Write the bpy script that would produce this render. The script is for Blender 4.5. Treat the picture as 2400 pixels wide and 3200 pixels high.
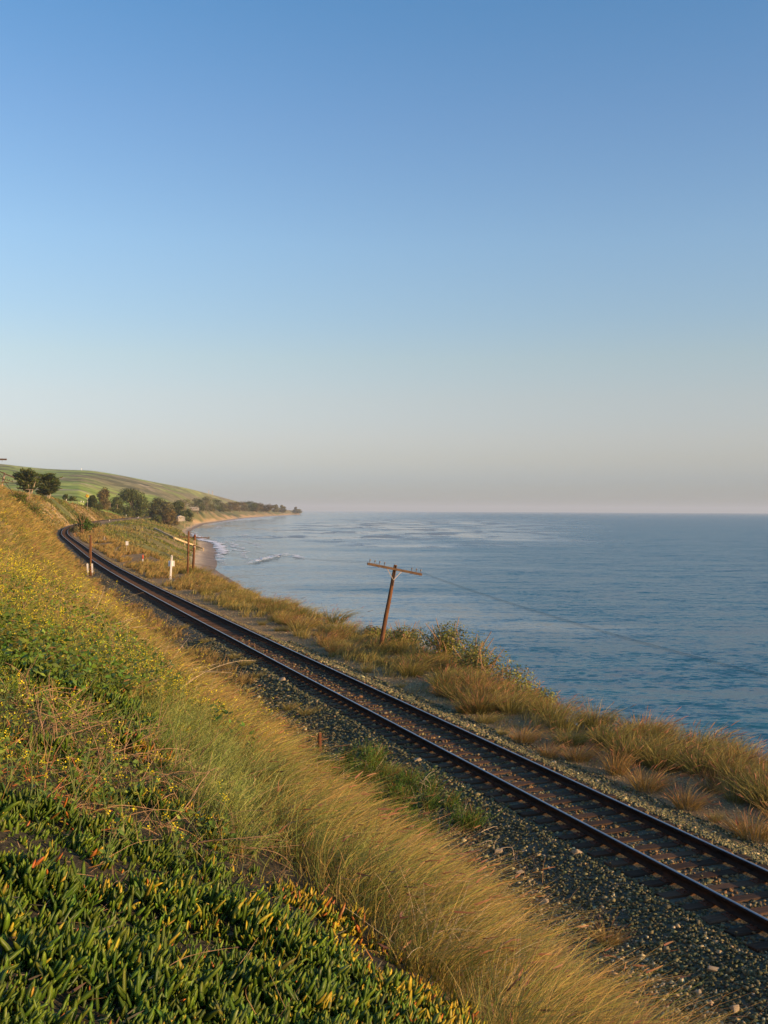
import bpy, math, random
import numpy as np
from mathutils import Vector, Matrix

# ------------------------------------------------------------------ scene, camera, world, sun, exposure
for o in list(bpy.data.objects): bpy.data.objects.remove(o)
S = bpy.context.scene
S.render.resolution_x = 768; S.render.resolution_y = 1024
COL = S.collection
FPX, PCX, HOR, CAMZ = 3235.0, 1200.0, 1596.0, 6.13     # focal length in photo pixels, horizon row, camera height over the rails
ROLL = math.radians(0.28)
cam_d = bpy.data.cameras.new('camera'); cam = bpy.data.objects.new('camera', cam_d); COL.objects.link(cam)
cam_d.sensor_fit = 'VERTICAL'; cam_d.sensor_height = 36.0; cam_d.lens = 36.0*FPX/3200.0
cam_d.clip_start = 0.05; cam_d.clip_end = 90000
cam.location = (0, 0, CAMZ); cam.rotation_euler = (math.radians(90)-4/FPX, -ROLL, 0)
S.camera = cam
SUN_EL, SUN_AZ = math.radians(13), math.radians(116)    # azimuth clockwise from +Y
W = bpy.data.worlds.new('World'); S.world = W; W.use_nodes = True
wn = W.node_tree.nodes; wn.clear()
sky = wn.new('ShaderNodeTexSky'); sky.sky_type = 'NISHITA'; sky.sun_disc = False
sky.sun_elevation = SUN_EL; sky.sun_rotation = SUN_AZ
sky.altitude = 0; sky.air_density = 1.3; sky.dust_density = 0.7; sky.ozone_density = 4.5
bg = wn.new('ShaderNodeBackground'); bg.inputs['Strength'].default_value = 0.150
wo = wn.new('ShaderNodeOutputWorld')
# white balance of the sky by elevation (greyer towards the sea haze, as in the photo)
SKY_TONE = [(0.0006, (0.57, 0.638, 0.812)), (0.017, (0.61, 0.666, 0.963)), (0.0297, (0.627, 0.654, 0.969)), (0.0491, (0.766, 0.663, 0.822)), (0.07, (0.867, 0.681, 0.766)), (0.1063, (0.97, 0.71, 0.696)), (0.1441, (1, 0.749, 0.677)), (0.1812, (0.953, 0.766, 0.72)), (0.2477, (0.935, 0.804, 0.773)), (0.3531, (0.771, 0.747, 0.774)), (0.4391, (0.592, 0.714, 0.774)), (1.0, (0.592, 0.714, 0.774))]
wt = wn.new('ShaderNodeTexCoord'); wsx = wn.new('ShaderNodeSeparateXYZ'); wr = wn.new('ShaderNodeValToRGB'); wm = wn.new('ShaderNodeMix'); wm.data_type = 'RGBA'; wm.blend_type = 'MULTIPLY'; wm.inputs[0].default_value = 1
WL = W.node_tree.links; WL.new(wt.outputs['Generated'], wsx.inputs[0]); WL.new(wsx.outputs[2], wr.inputs[0])
e = wr.color_ramp.elements; e[0].position, e[0].color = SKY_TONE[0][0], (*SKY_TONE[0][1], 1); e[1].position, e[1].color = 1, (*SKY_TONE[-1][1], 1)
for a, c in SKY_TONE[1:-1]:
    k = e.new(a); k.color = (*c, 1)
WL.new(sky.outputs[0], wm.inputs[6]); WL.new(wr.outputs[0], wm.inputs[7]); WL.new(wm.outputs[2], bg.inputs[0]); W.node_tree.links.new(bg.outputs[0], wo.inputs[0])
sun_d = bpy.data.lights.new('sun', 'SUN'); sun = bpy.data.objects.new('sun', sun_d); COL.objects.link(sun)
sun_d.energy = 3.7; sun_d.angle = math.radians(0.5); sun_d.color = (1.0, 0.64, 0.31)
sdir = Vector((math.sin(SUN_AZ)*math.cos(SUN_EL), math.cos(SUN_AZ)*math.cos(SUN_EL), math.sin(SUN_EL)))
sun.rotation_euler = sdir.to_track_quat('Z', 'Y').to_euler()
S.view_settings.view_transform = 'Standard'; S.view_settings.look = 'None'
S.view_settings.exposure = 0.88; S.view_settings.gamma = 1.0

# ------------------------------------------------------------------ helpers
R = np.random.default_rng(11)
PI = math.pi
def nrm(v): return v/np.maximum(np.linalg.norm(v, axis=-1, keepdims=True), 1e-9)
def smst(a, b, x):
    u = np.clip((np.asarray(x, float)-a)/(b-a), 0, 1); return u*u*(3-2*u)
_h = np.random.default_rng(3).random((256, 256))
def vnoise(x, y):
    x = np.asarray(x, float); y = np.asarray(y, float)
    xi = np.floor(x).astype(int); yi = np.floor(y).astype(int); fx = x-xi; fy = y-yi
    fx = fx*fx*(3-2*fx); fy = fy*fy*(3-2*fy)
    g = lambda a, b: _h[a % 256, b % 256]
    return (g(xi, yi)*(1-fx)+g(xi+1, yi)*fx)*(1-fy)+(g(xi, yi+1)*(1-fx)+g(xi+1, yi+1)*fx)*fy
def fbm(x, y, o=4):
    s = 0; a = .5; t = 0
    for i in range(o): s = s+a*vnoise(x*2**i+17*i, y*2**i+31*i); t += a; a *= .5
    return s/t

def tag(o, label, cat, group=None, kind=None):
    if label: o['label'] = label
    if cat: o['category'] = cat
    if group: o['group'] = group
    if kind: o['kind'] = kind
    return o
def empty(name, loc, label, cat, group=None, rz=0):
    o = bpy.data.objects.new(name, None); COL.objects.link(o); o.location = loc; o.rotation_euler = (0, 0, rz)
    o.empty_display_size = .2
    return tag(o, label, cat, group)
def link(name, me, parent=None):
    o = bpy.data.objects.new(name, me); COL.objects.link(o)
    if parent is not None: o.parent = parent
    return o
def np_mesh(name, V, faces, mats, colors=None, smooth=False, midx=None):
    """faces: list of (n,k) int arrays; colors: per-vertex rgb albedo"""
    me = bpy.data.meshes.new(name)
    V = np.asarray(V, np.float32); me.vertices.add(len(V)); me.vertices.foreach_set('co', V.ravel())
    loops = np.concatenate([f.ravel() for f in faces]).astype(np.int32)
    sizes = np.concatenate([np.full(len(f), f.shape[1]) for f in faces]).astype(np.int32)
    me.loops.add(len(loops)); me.loops.foreach_set('vertex_index', loops)
    me.polygons.add(len(sizes))
    starts = np.concatenate([[0], np.cumsum(sizes)[:-1]]).astype(np.int32)
    me.polygons.foreach_set('loop_start', starts); me.polygons.foreach_set('loop_total', sizes)
    if smooth: me.polygons.foreach_set('use_smooth', np.ones(len(sizes), bool))
    if midx is not None: me.polygons.foreach_set('material_index', np.asarray(midx, np.int32))
    if colors is not None:
        a = me.color_attributes.new('Col', 'FLOAT_COLOR', 'POINT')
        c = np.ones((len(V), 4), np.float32); c[:, :3] = colors; a.data.foreach_set('color', c.ravel())
    me.update(calc_edges=True); me.validate()
    for m in (mats if isinstance(mats, (list, tuple)) else [mats]): me.materials.append(m)
    return me

class MB:
    """collects solid pieces and builds them as one mesh"""
    def __init__(s): s.v = []; s.f = []; s.m = []
    def add(s, vs, fs, m=0):
        b = len(s.v); s.v += [tuple(v) for v in vs]; s.f += [tuple(i+b for i in f) for f in fs]; s.m += [m]*len(fs)
    def box(s, c, size, rot=None, m=0, bev=0.0):
        x, y, z = [k/2 for k in size]; b = min(bev, x*.9, y*.9, z*.9)
        M = rot if rot is not None else Matrix.Identity(3)
        if b <= 0:
            vs = [Vector((i*x, j*y, k*z)) for i in (-1, 1) for j in (-1, 1) for k in (-1, 1)]
            fs = [(0, 1, 3, 2), (4, 6, 7, 5), (0, 4, 5, 1), (2, 3, 7, 6), (0, 2, 6, 4), (1, 5, 7, 3)]
        else:
            vs = []
            for k, ins in ((-z, b), (-z+b, 0), (z-b, 0), (z, b)):
                X, Y = x-ins, y-ins
                cb = b*.7
                vs += [Vector(p) for p in ((-X+cb, -Y, k), (X-cb, -Y, k), (X, -Y+cb, k), (X, Y-cb, k), (X-cb, Y, k), (-X+cb, Y, k), (-X, Y-cb, k), (-X, -Y+cb, k))]
            fs = [tuple(range(7, -1, -1)), tuple(range(24, 32))]
            for r in range(3):
                for i in range(8):
                    j = (i+1) % 8; fs.append((r*8+i, r*8+j, r*8+8+j, r*8+8+i))
        c = Vector(c); s.add([c+M @ v for v in vs], fs, m)
    def tube(s, pts, rad, n=8, m=0, cap=True, jit=0.0):
        pts = [Vector(p) for p in pts]; rad = rad if isinstance(rad, (list, tuple)) else [rad]*len(pts)
        vs = []; up = Vector((.13, .21, 1)).normalized()
        for i, p in enumerate(pts):
            d = (pts[min(i+1, len(pts)-1)]-pts[max(i-1, 0)]).normalized()
            u = up if abs(d.dot(up)) < .95 else Vector((1, 0, .1)).normalized()
            a = d.cross(u).normalized(); b = d.cross(a)
            for k in range(n):
                t = 2*PI*k/n; r = rad[i]*(1+(random.uniform(-jit, jit) if jit else 0))
                vs.append(p+a*math.cos(t)*r+b*math.sin(t)*r)
        fs = []
        for i in range(len(pts)-1):
            for k in range(n):
                k2 = (k+1) % n; fs.append((i*n+k, i*n+k2, i*n+n+k2, i*n+n+k))
        if cap: fs.append(tuple(range(n-1, -1, -1))); fs.append(tuple(range((len(pts)-1)*n, len(pts)*n)))
        s.add(vs, fs, m)
    def beam(s, a, b, w, h, m=0, bev=0.0, up=(0, 0, 1)):
        a, b = Vector(a), Vector(b); d = b-a; L = d.length; y = d.normalized()
        x = y.cross(Vector(up)).normalized(); z = x.cross(y)
        M = Matrix((x, y, z)).transposed(); s.box((a+b)/2, (w, L, h), M, m, bev)
    def prism(s, poly, axis_o, ex, ey, ez, depth, m=0):
        o = Vector(axis_o); ex, ey, ez = Vector(ex), Vector(ey), Vector(ez); n = len(poly)
        vs = [o+ex*p[0]+ey*p[1] for p in poly]+[o+ex*p[0]+ey*p[1]+ez*depth for p in poly]
        fs = [tuple(range(n-1, -1, -1)), tuple(range(n, 2*n))]+[(i, (i+1) % n, (i+1) % n+n, i+n) for i in range(n)]
        s.add(vs, fs, m)
    def mesh(s, name, mats, smooth=False):
        me = bpy.data.meshes.new(name); me.from_pydata(s.v, [], s.f)
        for m in (mats if isinstance(mats, (list, tuple)) else [mats]): me.materials.append(m)
        me.polygons.foreach_set('material_index', s.m)
        if smooth: me.polygons.foreach_set('use_smooth', [True]*len(s.f))
        me.update(); return me
    def build(s, name, mats, parent=None, smooth=False): return link(name, s.mesh(name, mats, smooth), parent)

# ------------------------------------------------------------------ materials
def newmat(name):
    m = bpy.data.materials.new(name); m.use_nodes = True; m.node_tree.nodes.clear()
    return m, m.node_tree.nodes, m.node_tree.links
def principled(ns, ls, rough=.8, spec=.3, metal=0):
    p = ns.new('ShaderNodeBsdfPrincipled'); p.inputs['Roughness'].default_value = rough
    p.inputs['Specular IOR Level'].default_value = spec; p.inputs['Metallic'].default_value = metal
    o = ns.new('ShaderNodeOutputMaterial'); ls.new(p.outputs[0], o.inputs[0]); return p, o
def noise(ns, ls, vec, scale, detail=4, rough=.55, dist=0):
    n = ns.new('ShaderNodeTexNoise'); n.inputs['Scale'].default_value = scale; n.inputs['Detail'].default_value = detail
    n.inputs['Roughness'].default_value = rough; n.inputs['Distortion'].default_value = dist
    if vec is not None: ls.new(vec, n.inputs['Vector'])
    return n
def ramp(ns, ls, fac, stops):
    r = ns.new('ShaderNodeValToRGB'); e = r.color_ramp.elements
    e[0].position, e[0].color = stops[0][0], (*stops[0][1], 1); e[1].position, e[1].color = stops[-1][0], (*stops[-1][1], 1)
    for p, c in stops[1:-1]:
        k = e.new(p); k.color = (*c, 1)
    ls.new(fac, r.inputs[0]); return r
def mapping(ns, ls, src, scale=(1, 1, 1), rot=(0, 0, 0)):
    m = ns.new('ShaderNodeMapping'); m.inputs['Scale'].default_value = scale; m.inputs['Rotation'].default_value = rot
    ls.new(src, m.inputs['Vector']); return m.outputs[0]
def math_n(ns, ls, op, a, b=None, c=None, clamp=False):
    n = ns.new('ShaderNodeMath'); n.operation = op; n.use_clamp = clamp
    for i, v in enumerate((a, b, c)):
        if v is None: continue
        if isinstance(v, (int, float)): n.inputs[i].default_value = v
        else: ls.new(v, n.inputs[i])
    return n.outputs[0]
def mixc(ns, ls, fac, a, b, mode='MIX'):
    n = ns.new('ShaderNodeMix'); n.data_type = 'RGBA'; n.blend_type = mode
    for i, v in ((0, fac), (6, a), (7, b)):
        if isinstance(v, (int, float)): n.inputs[i].default_value = v
        elif isinstance(v, tuple): n.inputs[i].default_value = (*v, 1)
        else: ls.new(v, n.inputs[i])
    return n.outputs[2]
def maprange(ns, ls, v, a, b, c=0, d=1, smooth=True):
    n = ns.new('ShaderNodeMapRange'); n.interpolation_type = 'SMOOTHSTEP' if smooth else 'LINEAR'
    ls.new(v, n.inputs[0])
    for i, k in enumerate((a, b, c, d)): n.inputs[i+1].default_value = k
    return n.outputs[0]

def mat_leaf(name, rough=.6, spec=.25, trans=.25, var=.25, scale=3.0):
    """plants: per-leaf albedo attribute, a little light through the blade"""
    m, ns, ls = newmat(name)
    a = ns.new('ShaderNodeAttribute'); a.attribute_name = 'Col'
    tc = ns.new('ShaderNodeTexCoord'); nz = noise(ns, ls, tc.outputs['Object'], scale, 3)
    v = maprange(ns, ls, nz.outputs[0], .3, .7, 1-var, 1+var, False)
    c = ns.new('ShaderNodeVectorMath'); c.operation = 'SCALE'; ls.new(a.outputs['Color'], c.inputs[0]); ls.new(v, c.inputs['Scale'])
    p, o = principled(ns, ls, rough, spec); ls.new(c.outputs[0], p.inputs['Base Color'])
    if trans > 0:
        t = ns.new('ShaderNodeBsdfTranslucent'); ls.new(c.outputs[0], t.inputs['Color'])
        mx = ns.new('ShaderNodeMixShader'); mx.inputs[0].default_value = trans
        ls.new(p.outputs[0], mx.inputs[1]); ls.new(t.outputs[0], mx.inputs[2]); ls.new(mx.outputs[0], o.inputs[0])
    return m
def mat_plain(name, col, rough=.7, spec=.3, metal=0, var=.25, scale=4., dirt=None, bump=0, stretch=(1, 1, 1), fine=None):
    m, ns, ls = newmat(name); tc = ns.new('ShaderNodeTexCoord'); vec = mapping(ns, ls, tc.outputs['Object'], stretch)
    n = noise(ns, ls, vec, scale, 6, .6)
    lo = tuple(max(0, c*(1-var)) for c in col); hi = tuple(c*(1+var) for c in col)
    c = ramp(ns, ls, n.outputs[0], [(.3, lo), (.7, hi)]).outputs[0]
    if dirt:
        n2 = noise(ns, ls, vec, scale*.37, 5, .65)
        c = mixc(ns, ls, maprange(ns, ls, n2.outputs[0], .48, .68), c, dirt)
    p, o = principled(ns, ls, rough, spec, metal); ls.new(c, p.inputs['Base Color'])
    if bump:
        b = ns.new('ShaderNodeBump'); b.inputs['Strength'].default_value = bump; b.inputs['Distance'].default_value = .02
        ls.new(n.outputs[0], b.inputs['Height']); ls.new(b.outputs[0], p.inputs['Normal'])
    return m
def mat_stone(name, rough=.85):
    m, ns, ls = newmat(name)
    a = ns.new('ShaderNodeAttribute'); a.attribute_name = 'Col'
    tc = ns.new('ShaderNodeTexCoord'); n = noise(ns, ls, tc.outputs['Object'], 60, 3)
    v = maprange(ns, ls, n.outputs[0], .3, .7, .75, 1.25, False)
    c = ns.new('ShaderNodeVectorMath'); c.operation = 'SCALE'; ls.new(a.outputs['Color'], c.inputs[0]); ls.new(v, c.inputs['Scale'])
    p, o = principled(ns, ls, rough, .3); ls.new(c.outputs[0], p.inputs['Base Color']); return m
M_grass = mat_leaf('dry_grass_blades', .55, .2, .28)
M_leaf = mat_leaf('green_leaves', .5, .3, .22)
M_succ = mat_leaf('succulent_leaves', .42, .28, .12, .22, 6)
M_scrub = mat_leaf('scrub_leaves', .7, .15, .2, .3, .12)
M_tree = mat_leaf('tree_leaves', .7, .15, .12, .35, .25)
M_stone = mat_stone('crushed_stone')
M_bark = mat_plain('bark', (.20, .14, .09), .9, .1, 0, .4, 3, None, .6, (1, 1, .25))
M_pbark = mat_plain('pale_bark', (.42, .32, .22), .9, .1, 0, .3, 2, (.22, .16, .10), .3, (1, 1, .25))
M_pole = mat_plain('creosoted_wood', (.17, .078, .034), .85, .15, 0, .5, 9, (.10, .05, .03), .7, (3, 3, .12))
M_arm = mat_plain('weathered_crossarm_wood', (.115, .07, .04), .85, .15, 0, .4, 8, (.11, .06, .04), .5, (.6, .6, .6))
M_galv = mat_plain('galvanised_steel', (.48, .40, .34), .6, .3, .2, .2, 12)
M_rust = mat_plain('rusty_steel', (.15, .055, .028), .85, .2, .1, .5, 10, (.07, .03, .02), .4)
M_white = mat_plain('white_paint', (.82, .80, .76), .55, .3, 0, .05, 3, (.66, .60, .50))
M_yellow = mat_plain('yellow_sign_paint', (.85, .55, .03), .5, .4, 0, .06, 3)
M_orange = mat_plain('orange_plastic', (.75, .10, .03), .5, .3, 0, .08, 3)
M_black = mat_plain('black_paint', (.02, .02, .02), .6, .3, 0, .2, 3)
M_glass = mat_plain('insulator_glass', (.16, .11, .07), .35, .5, 0, .2, 9)
M_wire = mat_plain('wire_metal', (.06, .055, .05), .6, .3, .3, .2, 3)
M_rail = mat_plain('rail_steel_sides', (.034, .021, .014), .85, .12, 0, .5, 7, (.075, .032, .016), .3, (1, 1, 3))
M_railtop = mat_plain('polished_rail_head', (.30, .30, .32), .28, .5, .85, .15, 5, None, 0, (4, .2, 1))
M_twig = mat_plain('dead_twig', (.36, .22, .12), .85, .1, 0, .35, 20)
M_ptwig = mat_plain('pale_dead_twig', (.55, .43, .28), .85, .1, 0, .3, 20)
M_wood = mat_plain('pale_timber', (.58, .43, .24), .8, .2, 0, .2, 2, (.42, .28, .15))
M_roof = mat_plain('grey_roof', (.40, .38, .35), .8, .2, 0, .1, 2)
def mat_sleeper():
    m, ns, ls = newmat('oiled_sleeper_timber'); tc = ns.new('ShaderNodeTexCoord'); oi = ns.new('ShaderNodeObjectInfo')
    ad = ns.new('ShaderNodeVectorMath'); ls.new(tc.outputs['Object'], ad.inputs[0])
    cb = ns.new('ShaderNodeCombineXYZ'); ls.new(math_n(ns, ls, 'MULTIPLY', oi.outputs['Random'], 40.), cb.inputs[0]); ls.new(cb.outputs[0], ad.inputs[1])
    g = noise(ns, ls, mapping(ns, ls, ad.outputs[0], (1.2, 26, 26)), 1.5, 6, .65)
    c = ramp(ns, ls, g.outputs[0], [(.28, (.022, .014, .010)), (.5, (.072, .042, .023)), (.75, (.14, .078, .040))]).outputs[0]
    st = noise(ns, ls, ad.outputs[0], 2.2, 4)
    c = mixc(ns, ls, maprange(ns, ls, st.outputs[0], .45, .7), c, (.085, .038, .018))
    v = maprange(ns, ls, oi.outputs['Random'], 0, 1, .65, 1.45, False)
    k = ns.new('ShaderNodeVectorMath'); k.operation = 'SCALE'; ls.new(c, k.inputs[0]); ls.new(v, k.inputs['Scale'])
    p, o = principled(ns, ls, .85, .2); ls.new(k.outputs[0], p.inputs['Base Color'])
    b = ns.new('ShaderNodeBump'); b.inputs['Strength'].default_value = .8; b.inputs['Distance'].default_value = .015
    ls.new(g.outputs[0], b.inputs['Height']); ls.new(b.outputs[0], p.inputs['Normal']); return m
M_sleeper = mat_sleeper()
def mat_ground():
    """land: albedo zones per vertex, broken up by noise at three sizes"""
    m, ns, ls = newmat('ground_soil'); a = ns.new('ShaderNodeAttribute'); a.attribute_name = 'Col'
    tc = ns.new('ShaderNodeTexCoord'); vec = tc.outputs['Object']
    n1 = noise(ns, ls, vec, .09, 6, .65); n2 = noise(ns, ls, vec, 1.3, 6, .65); n3 = noise(ns, ls, vec, 22, 3, .6)
    v = math_n(ns, ls, 'MULTIPLY', maprange(ns, ls, n1.outputs[0], .3, .7, .72, 1.3, False), maprange(ns, ls, n2.outputs[0], .3, .7, .75, 1.25, False))
    v = math_n(ns, ls, 'MULTIPLY', v, maprange(ns, ls, n3.outputs[0], .3, .7, .6, 1.4, False))
    k = ns.new('ShaderNodeVectorMath'); k.operation = 'SCALE'; ls.new(a.outputs['Color'], k.inputs[0]); ls.new(v, k.inputs['Scale'])
    p, o = principled(ns, ls, .95, .1); ls.new(k.outputs[0], p.inputs['Base Color'])
    b = ns.new('ShaderNodeBump'); b.inputs['Strength'].default_value = .6; b.inputs['Distance'].default_value = .05
    ls.new(n3.outputs[0], b.inputs['Height']); ls.new(b.outputs[0], p.inputs['Normal']); return m
M_ground = mat_ground()

# ------------------------------------------------------------------ lie of the land (track-aligned coordinates: t along, d to the right of the track)
GY=np.array([-120,-40,0,40,80,120,155,251,330,435,566,826,1100,1444,2400,3500,5200,7000.])
GX=np.array([58.7,27.96,12.6,-2.76,-18.12,-32.8,-44.7,-77.6,-101.5,-128.5,-156,-199,-240,-287,-385,-430,-455,-480.])
_gy=np.arange(-120,7001,4.); _gx=np.interp(_gy,GY,GX)
for _ in range(3):
    k=np.ones(9)/9; p=np.pad(_gx,4,mode='reflect',reflect_type='odd'); _gx=np.convolve(p,k,'valid')
_gs=np.gradient(_gx,_gy)
def cx(y): return np.interp(y,_gy,_gx)
def cs(y): return np.interp(y,_gy,_gs)
def to_sd(X,Y):
    X=np.asarray(X,float);Y=np.asarray(Y,float); t=Y.copy()
    for _ in range(6):
        m=cs(t); n=np.sqrt(1+m*m)
        dx=X-cx(t); dy=Y-t
        d=(dx*1-dy*m)/n          # normal n=(1,-m)/n  (to the right)
        t=t+(dx*m+dy)/(n*n)
    return t,d
def from_sd(t,d):
    m=cs(t); n=np.sqrt(1+m*m); return cx(t)+d/n, t-d*m/n
NEAR=np.array([(-600,30),(-100,16),(-40,12.5),(-20,8.2),(-14,5.2),(-11.7,4.25),(-9.6,3.35),(-9.0,3.05),(-4.6,-.35),(-4.0,-.64),(-3.4,-.66),(-1.5,-.24),(0,-.222)])
FAR=np.array([(-600,30),(-100,14.5),(-30,13),(-18,12.),(-14,10.5),(-4,.0),(-3.3,-.52),(-2.6,-.5),(-1.5,-.24),(0,-.222)])
def de_f(t): return np.interp(t,[0,27,31,36,44,60,90,110,200,340,900,1300,7000],[7.2,7.0,5.6,5.4,7.2,7.3,7.6,9,9,9,9,14,14])
def dt_f(t): return np.interp(t,[0,100,200,340,372,480,607,684,826,956,1444,2400,5000],[20,24,34,40,43,52,54,46,38,32,28,46,50])
def dw_f(t): return np.interp(t,[0,100,200,340,372,480,607,684,826,956,1444,2400,5000],[28,32,42,48,52,60,62,52,44,39,36,55,60])
def gz(t,d):
    t,d=np.broadcast_arrays(np.asarray(t,float),np.asarray(d,float))
    w=smst(40,200,t)
    zn=np.interp(d,NEAR[:,0],NEAR[:,1]); zf=np.interp(d,FAR[:,0],FAR[:,1])
    f=np.interp(t,[0,480,620,830,900,7000],[1,1,.72,.12,.1,.1])
    zf=np.where(zf>0,zf*f,zf)
    zl=zn*(1-w)+zf*w
    de=de_f(t); dt=dt_f(t); dw=dw_f(t)
    zr=np.full(d.shape,-.222)
    def seg(d0,d1,z0,z1,zr):
        u=np.clip((d-d0)/np.maximum(d1-d0,1e-6),0,1); return np.where(d>=d0,z0+(z1-z0)*u,zr)
    zr=seg(1.4,2.5,-.235,-.6,zr); zr=seg(2.5,de,-.6,-.55,zr)
    u=np.clip((d-de)/(dt-de),0,1); ex=np.interp(t,[0,250,380,560,800],[.9,.9,1.9,1.7,.9]); prof=u**ex*.85+.15*u**2
    zb=6.5*smst(900,1350,t)
    zr=np.where(d>=de,-.55+(-12.6+.55)*prof,zr)
    z=np.where(d<0,zl,zr)
    # raise for far
    hi=np.where(d<de,1,np.clip(1-u,0,1)); z=z+zb*hi
    z=np.where(d>=dt,-12.6-1.4*np.clip((d-dt)/(dw-dt),0,1),z)
    z=np.where(d>=dw,-14-2.5*np.clip((d-dw)/30,0,1),z)
    z=z-24*smst(4950,5250,t)*(z>-14)
    return z
def gxy(X,Y):
    t,d=to_sd(X,Y); return gz(t,d)

def pix(px, py, z=None, Y=None, zoff=0):
    """a photo pixel to the ground point it shows (or the point at a known height / distance)"""
    py = py-(px-PCX)*math.tan(ROLL); ax = (px-PCX)/FPX; ez = -(py-HOR)/FPX
    if Y is not None: return Vector((ax*Y, Y, CAMZ+ez*Y))
    if z is not None: Y = (z-CAMZ)/ez; return Vector((ax*Y, Y, z))
    Ys = 2.0*1.003**np.arange(2700); X = ax*Ys; Z = CAMZ+ez*Ys; g = gxy(X, Ys)+zoff
    i = int(np.argmax(Z <= g)); return Vector((X[i], Ys[i], g[i]-zoff))
def gp(X, Y): return float(gxy(X, Y))
def on_td(t, d):
    X, Y = from_sd(t, d); return Vector((float(X), float(Y), float(gz(t, d))))

# ------------------------------------------------------------------ ground (one sheet, finer near the camera)
def lerp(a, b, w): return a+(np.asarray(b)-a)*w[..., None]
def build_ground():
    ts = np.concatenate([np.arange(-90, -10, 4), np.arange(-10, 110, .6), 110*1.012**np.arange(0, 326)])
    ts = ts[ts < 5260]
    dl = -np.concatenate([np.array([600, 420, 300, 210, 150, 110, 80, 60, 48, 40, 34, 30, 26, 23, 20.5]), np.arange(18.5, 9.5, -.75), np.arange(9.5, 3.3, -.4), np.arange(3.3, 0, -.3)])
    dr = np.concatenate([np.arange(0, 3, .3), np.arange(3, 9, .5)])
    q = np.linspace(0, 1, 44)[1:]
    tt = ts[:, None]
    d1 = np.broadcast_to(dl[None], (len(ts), len(dl))); d2 = np.broadcast_to(dr[None], (len(ts), len(dr)))
    far = dw_f(ts)+45
    d3 = 9+(far[:, None]-9)*q[None]
    D = np.concatenate([d1, d2, d3], 1); T = np.broadcast_to(tt, D.shape)
    X, Y = from_sd(T, D); Z = gz(T, D)
    # natural unevenness away from the track bed
    amp = smst(3.0, 6, np.abs(D))*(Z > -13.2)
    big = (fbm(X/9, Y/9, 4)-.5)*1.0*smst(10, 40, np.abs(D))+(fbm(X/1.7+9, Y/1.7, 3)-.5)*.22
    gul = (fbm(D/55+4+X/90, T/11, 3)-.5)*3.2*((D > 11) & (D < dt_f(T)-2))*smst(11, 18, D)*smst(0, 6, dt_f(T)-D)*smst(100, 200, T)
    gul2 = (fbm(T/9+7, D/60, 3)-.5)*2.2*smst(5, 9, -D)*smst(0, 6, 16+D)*smst(200, 320, T)*(T < 900)
    Zf = Z+amp*big+gul+gul2
    nz = fbm(X/14+3, Y/14, 5); n2 = fbm(X/3.1, Y/3.1, 4); n3 = fbm(X/50, Y/50+7, 4)
    C = np.zeros(D.shape+(3,)); C[:] = (.27, .185, .09)
    left = D < 0
    grs = np.array([.30, .215, .08]); grn = np.array([.115, .135, .04])
    slope = lerp(np.broadcast_to(grs, C.shape), np.broadcast_to(grn, C.shape), smst(.42, .62, nz))
    C = lerp(C, slope, smst(3.2, 4.2, -D)*left)
    litter = np.array([.05, .042, .026])
    C = lerp(C, np.broadcast_to(litter, C.shape), left*smst(8.6, 9.1, -D)*(1-smst(22, 30, T))*(1-smst(16, 20, -D)))
    plateau = lerp(np.broadcast_to(np.array([.17, .19, .055]), C.shape), np.broadcast_to(np.array([.26, .21, .10]), C.shape), smst(.4, .6, n3))
    C = lerp(C, plateau, smst(14, 22, -D))
    rock = np.array([.52, .35, .17])
    stria = smst(.44, .58, fbm(T/3.0+D*.5, D/14, 4))
    C = lerp(C, np.broadcast_to(rock, C.shape), stria*left*smst(352, 366, T)*(1-smst(425, 470, T))*smst(2.8, 3.4, -D)*(1-smst(11, 13.5, -D+nz*3)))
    C = lerp(C, np.broadcast_to(rock, C.shape), .8*smst(.56, .66, n2)*left*smst(440, 480, T)*(1-smst(820, 870, T))*smst(2.8, 3.4, -D)*(1-smst(5.5, 8, -D)))
    # sea side slope
    de = de_f(T); dt = dt_f(T); dw = dw_f(T)
    sl = lerp(np.broadcast_to(np.array([.155, .155, .05]), C.shape), np.broadcast_to(np.array([.27, .20, .085]), C.shape), smst(.4, .62, fbm(T/12, D/40+3, 4)*.6+nz*.4))
    sl = lerp(sl, np.broadcast_to(np.array([.075, .105, .03]), C.shape), smst(.57, .66, fbm(T/16+11, D/30, 3))*.8)
    C = lerp(C, sl, smst(-1, 2, D-de))
    yb = np.exp(-((T-560-(D-25)*-1.5)/28)**2)*smst(8, 16, D)
    C = lerp(C, np.broadcast_to(np.array([.34, .25, .045]), C.shape), yb*.7*(T < 900))
    farcl = smst(1150, 1400, T); u = np.clip((D-de)/(dt-de), 0, 1)
    C = lerp(C, np.broadcast_to(np.array([.44, .30, .155]), C.shape), farcl*smst(.62, .95, u+(fbm(T/60, D/9, 4)-.5)*1.3)*(D > de))
    sand = lerp(np.broadcast_to(np.array([.46, .36, .24]), C.shape), np.broadcast_to(np.array([.24, .195, .155]), C.shape), smst(.22, .60, (D-dt)/(dw-dt)+(nz-.5)*.2))
    C = lerp(C, sand, smst(-.6, .6, D-dt+(n2-.5)*3))
    # track bed
    bed = np.array([.125, .112, .078]); C = lerp(C, np.broadcast_to(bed, C.shape), (1-smst(2.2, 2.9, np.abs(D)+(n2-.5)*1.2+.5*smst(45, 90, T)))*(T < 900))
    C = lerp(C, np.broadcast_to(np.array([.055, .036, .021]), C.shape), (1-smst(1.1, 1.5, np.abs(D)))*smst(24, 60, T)*(T < 900))
    nt, nd = D.shape; idx = np.arange(nt*nd).reshape(nt, nd)
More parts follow.
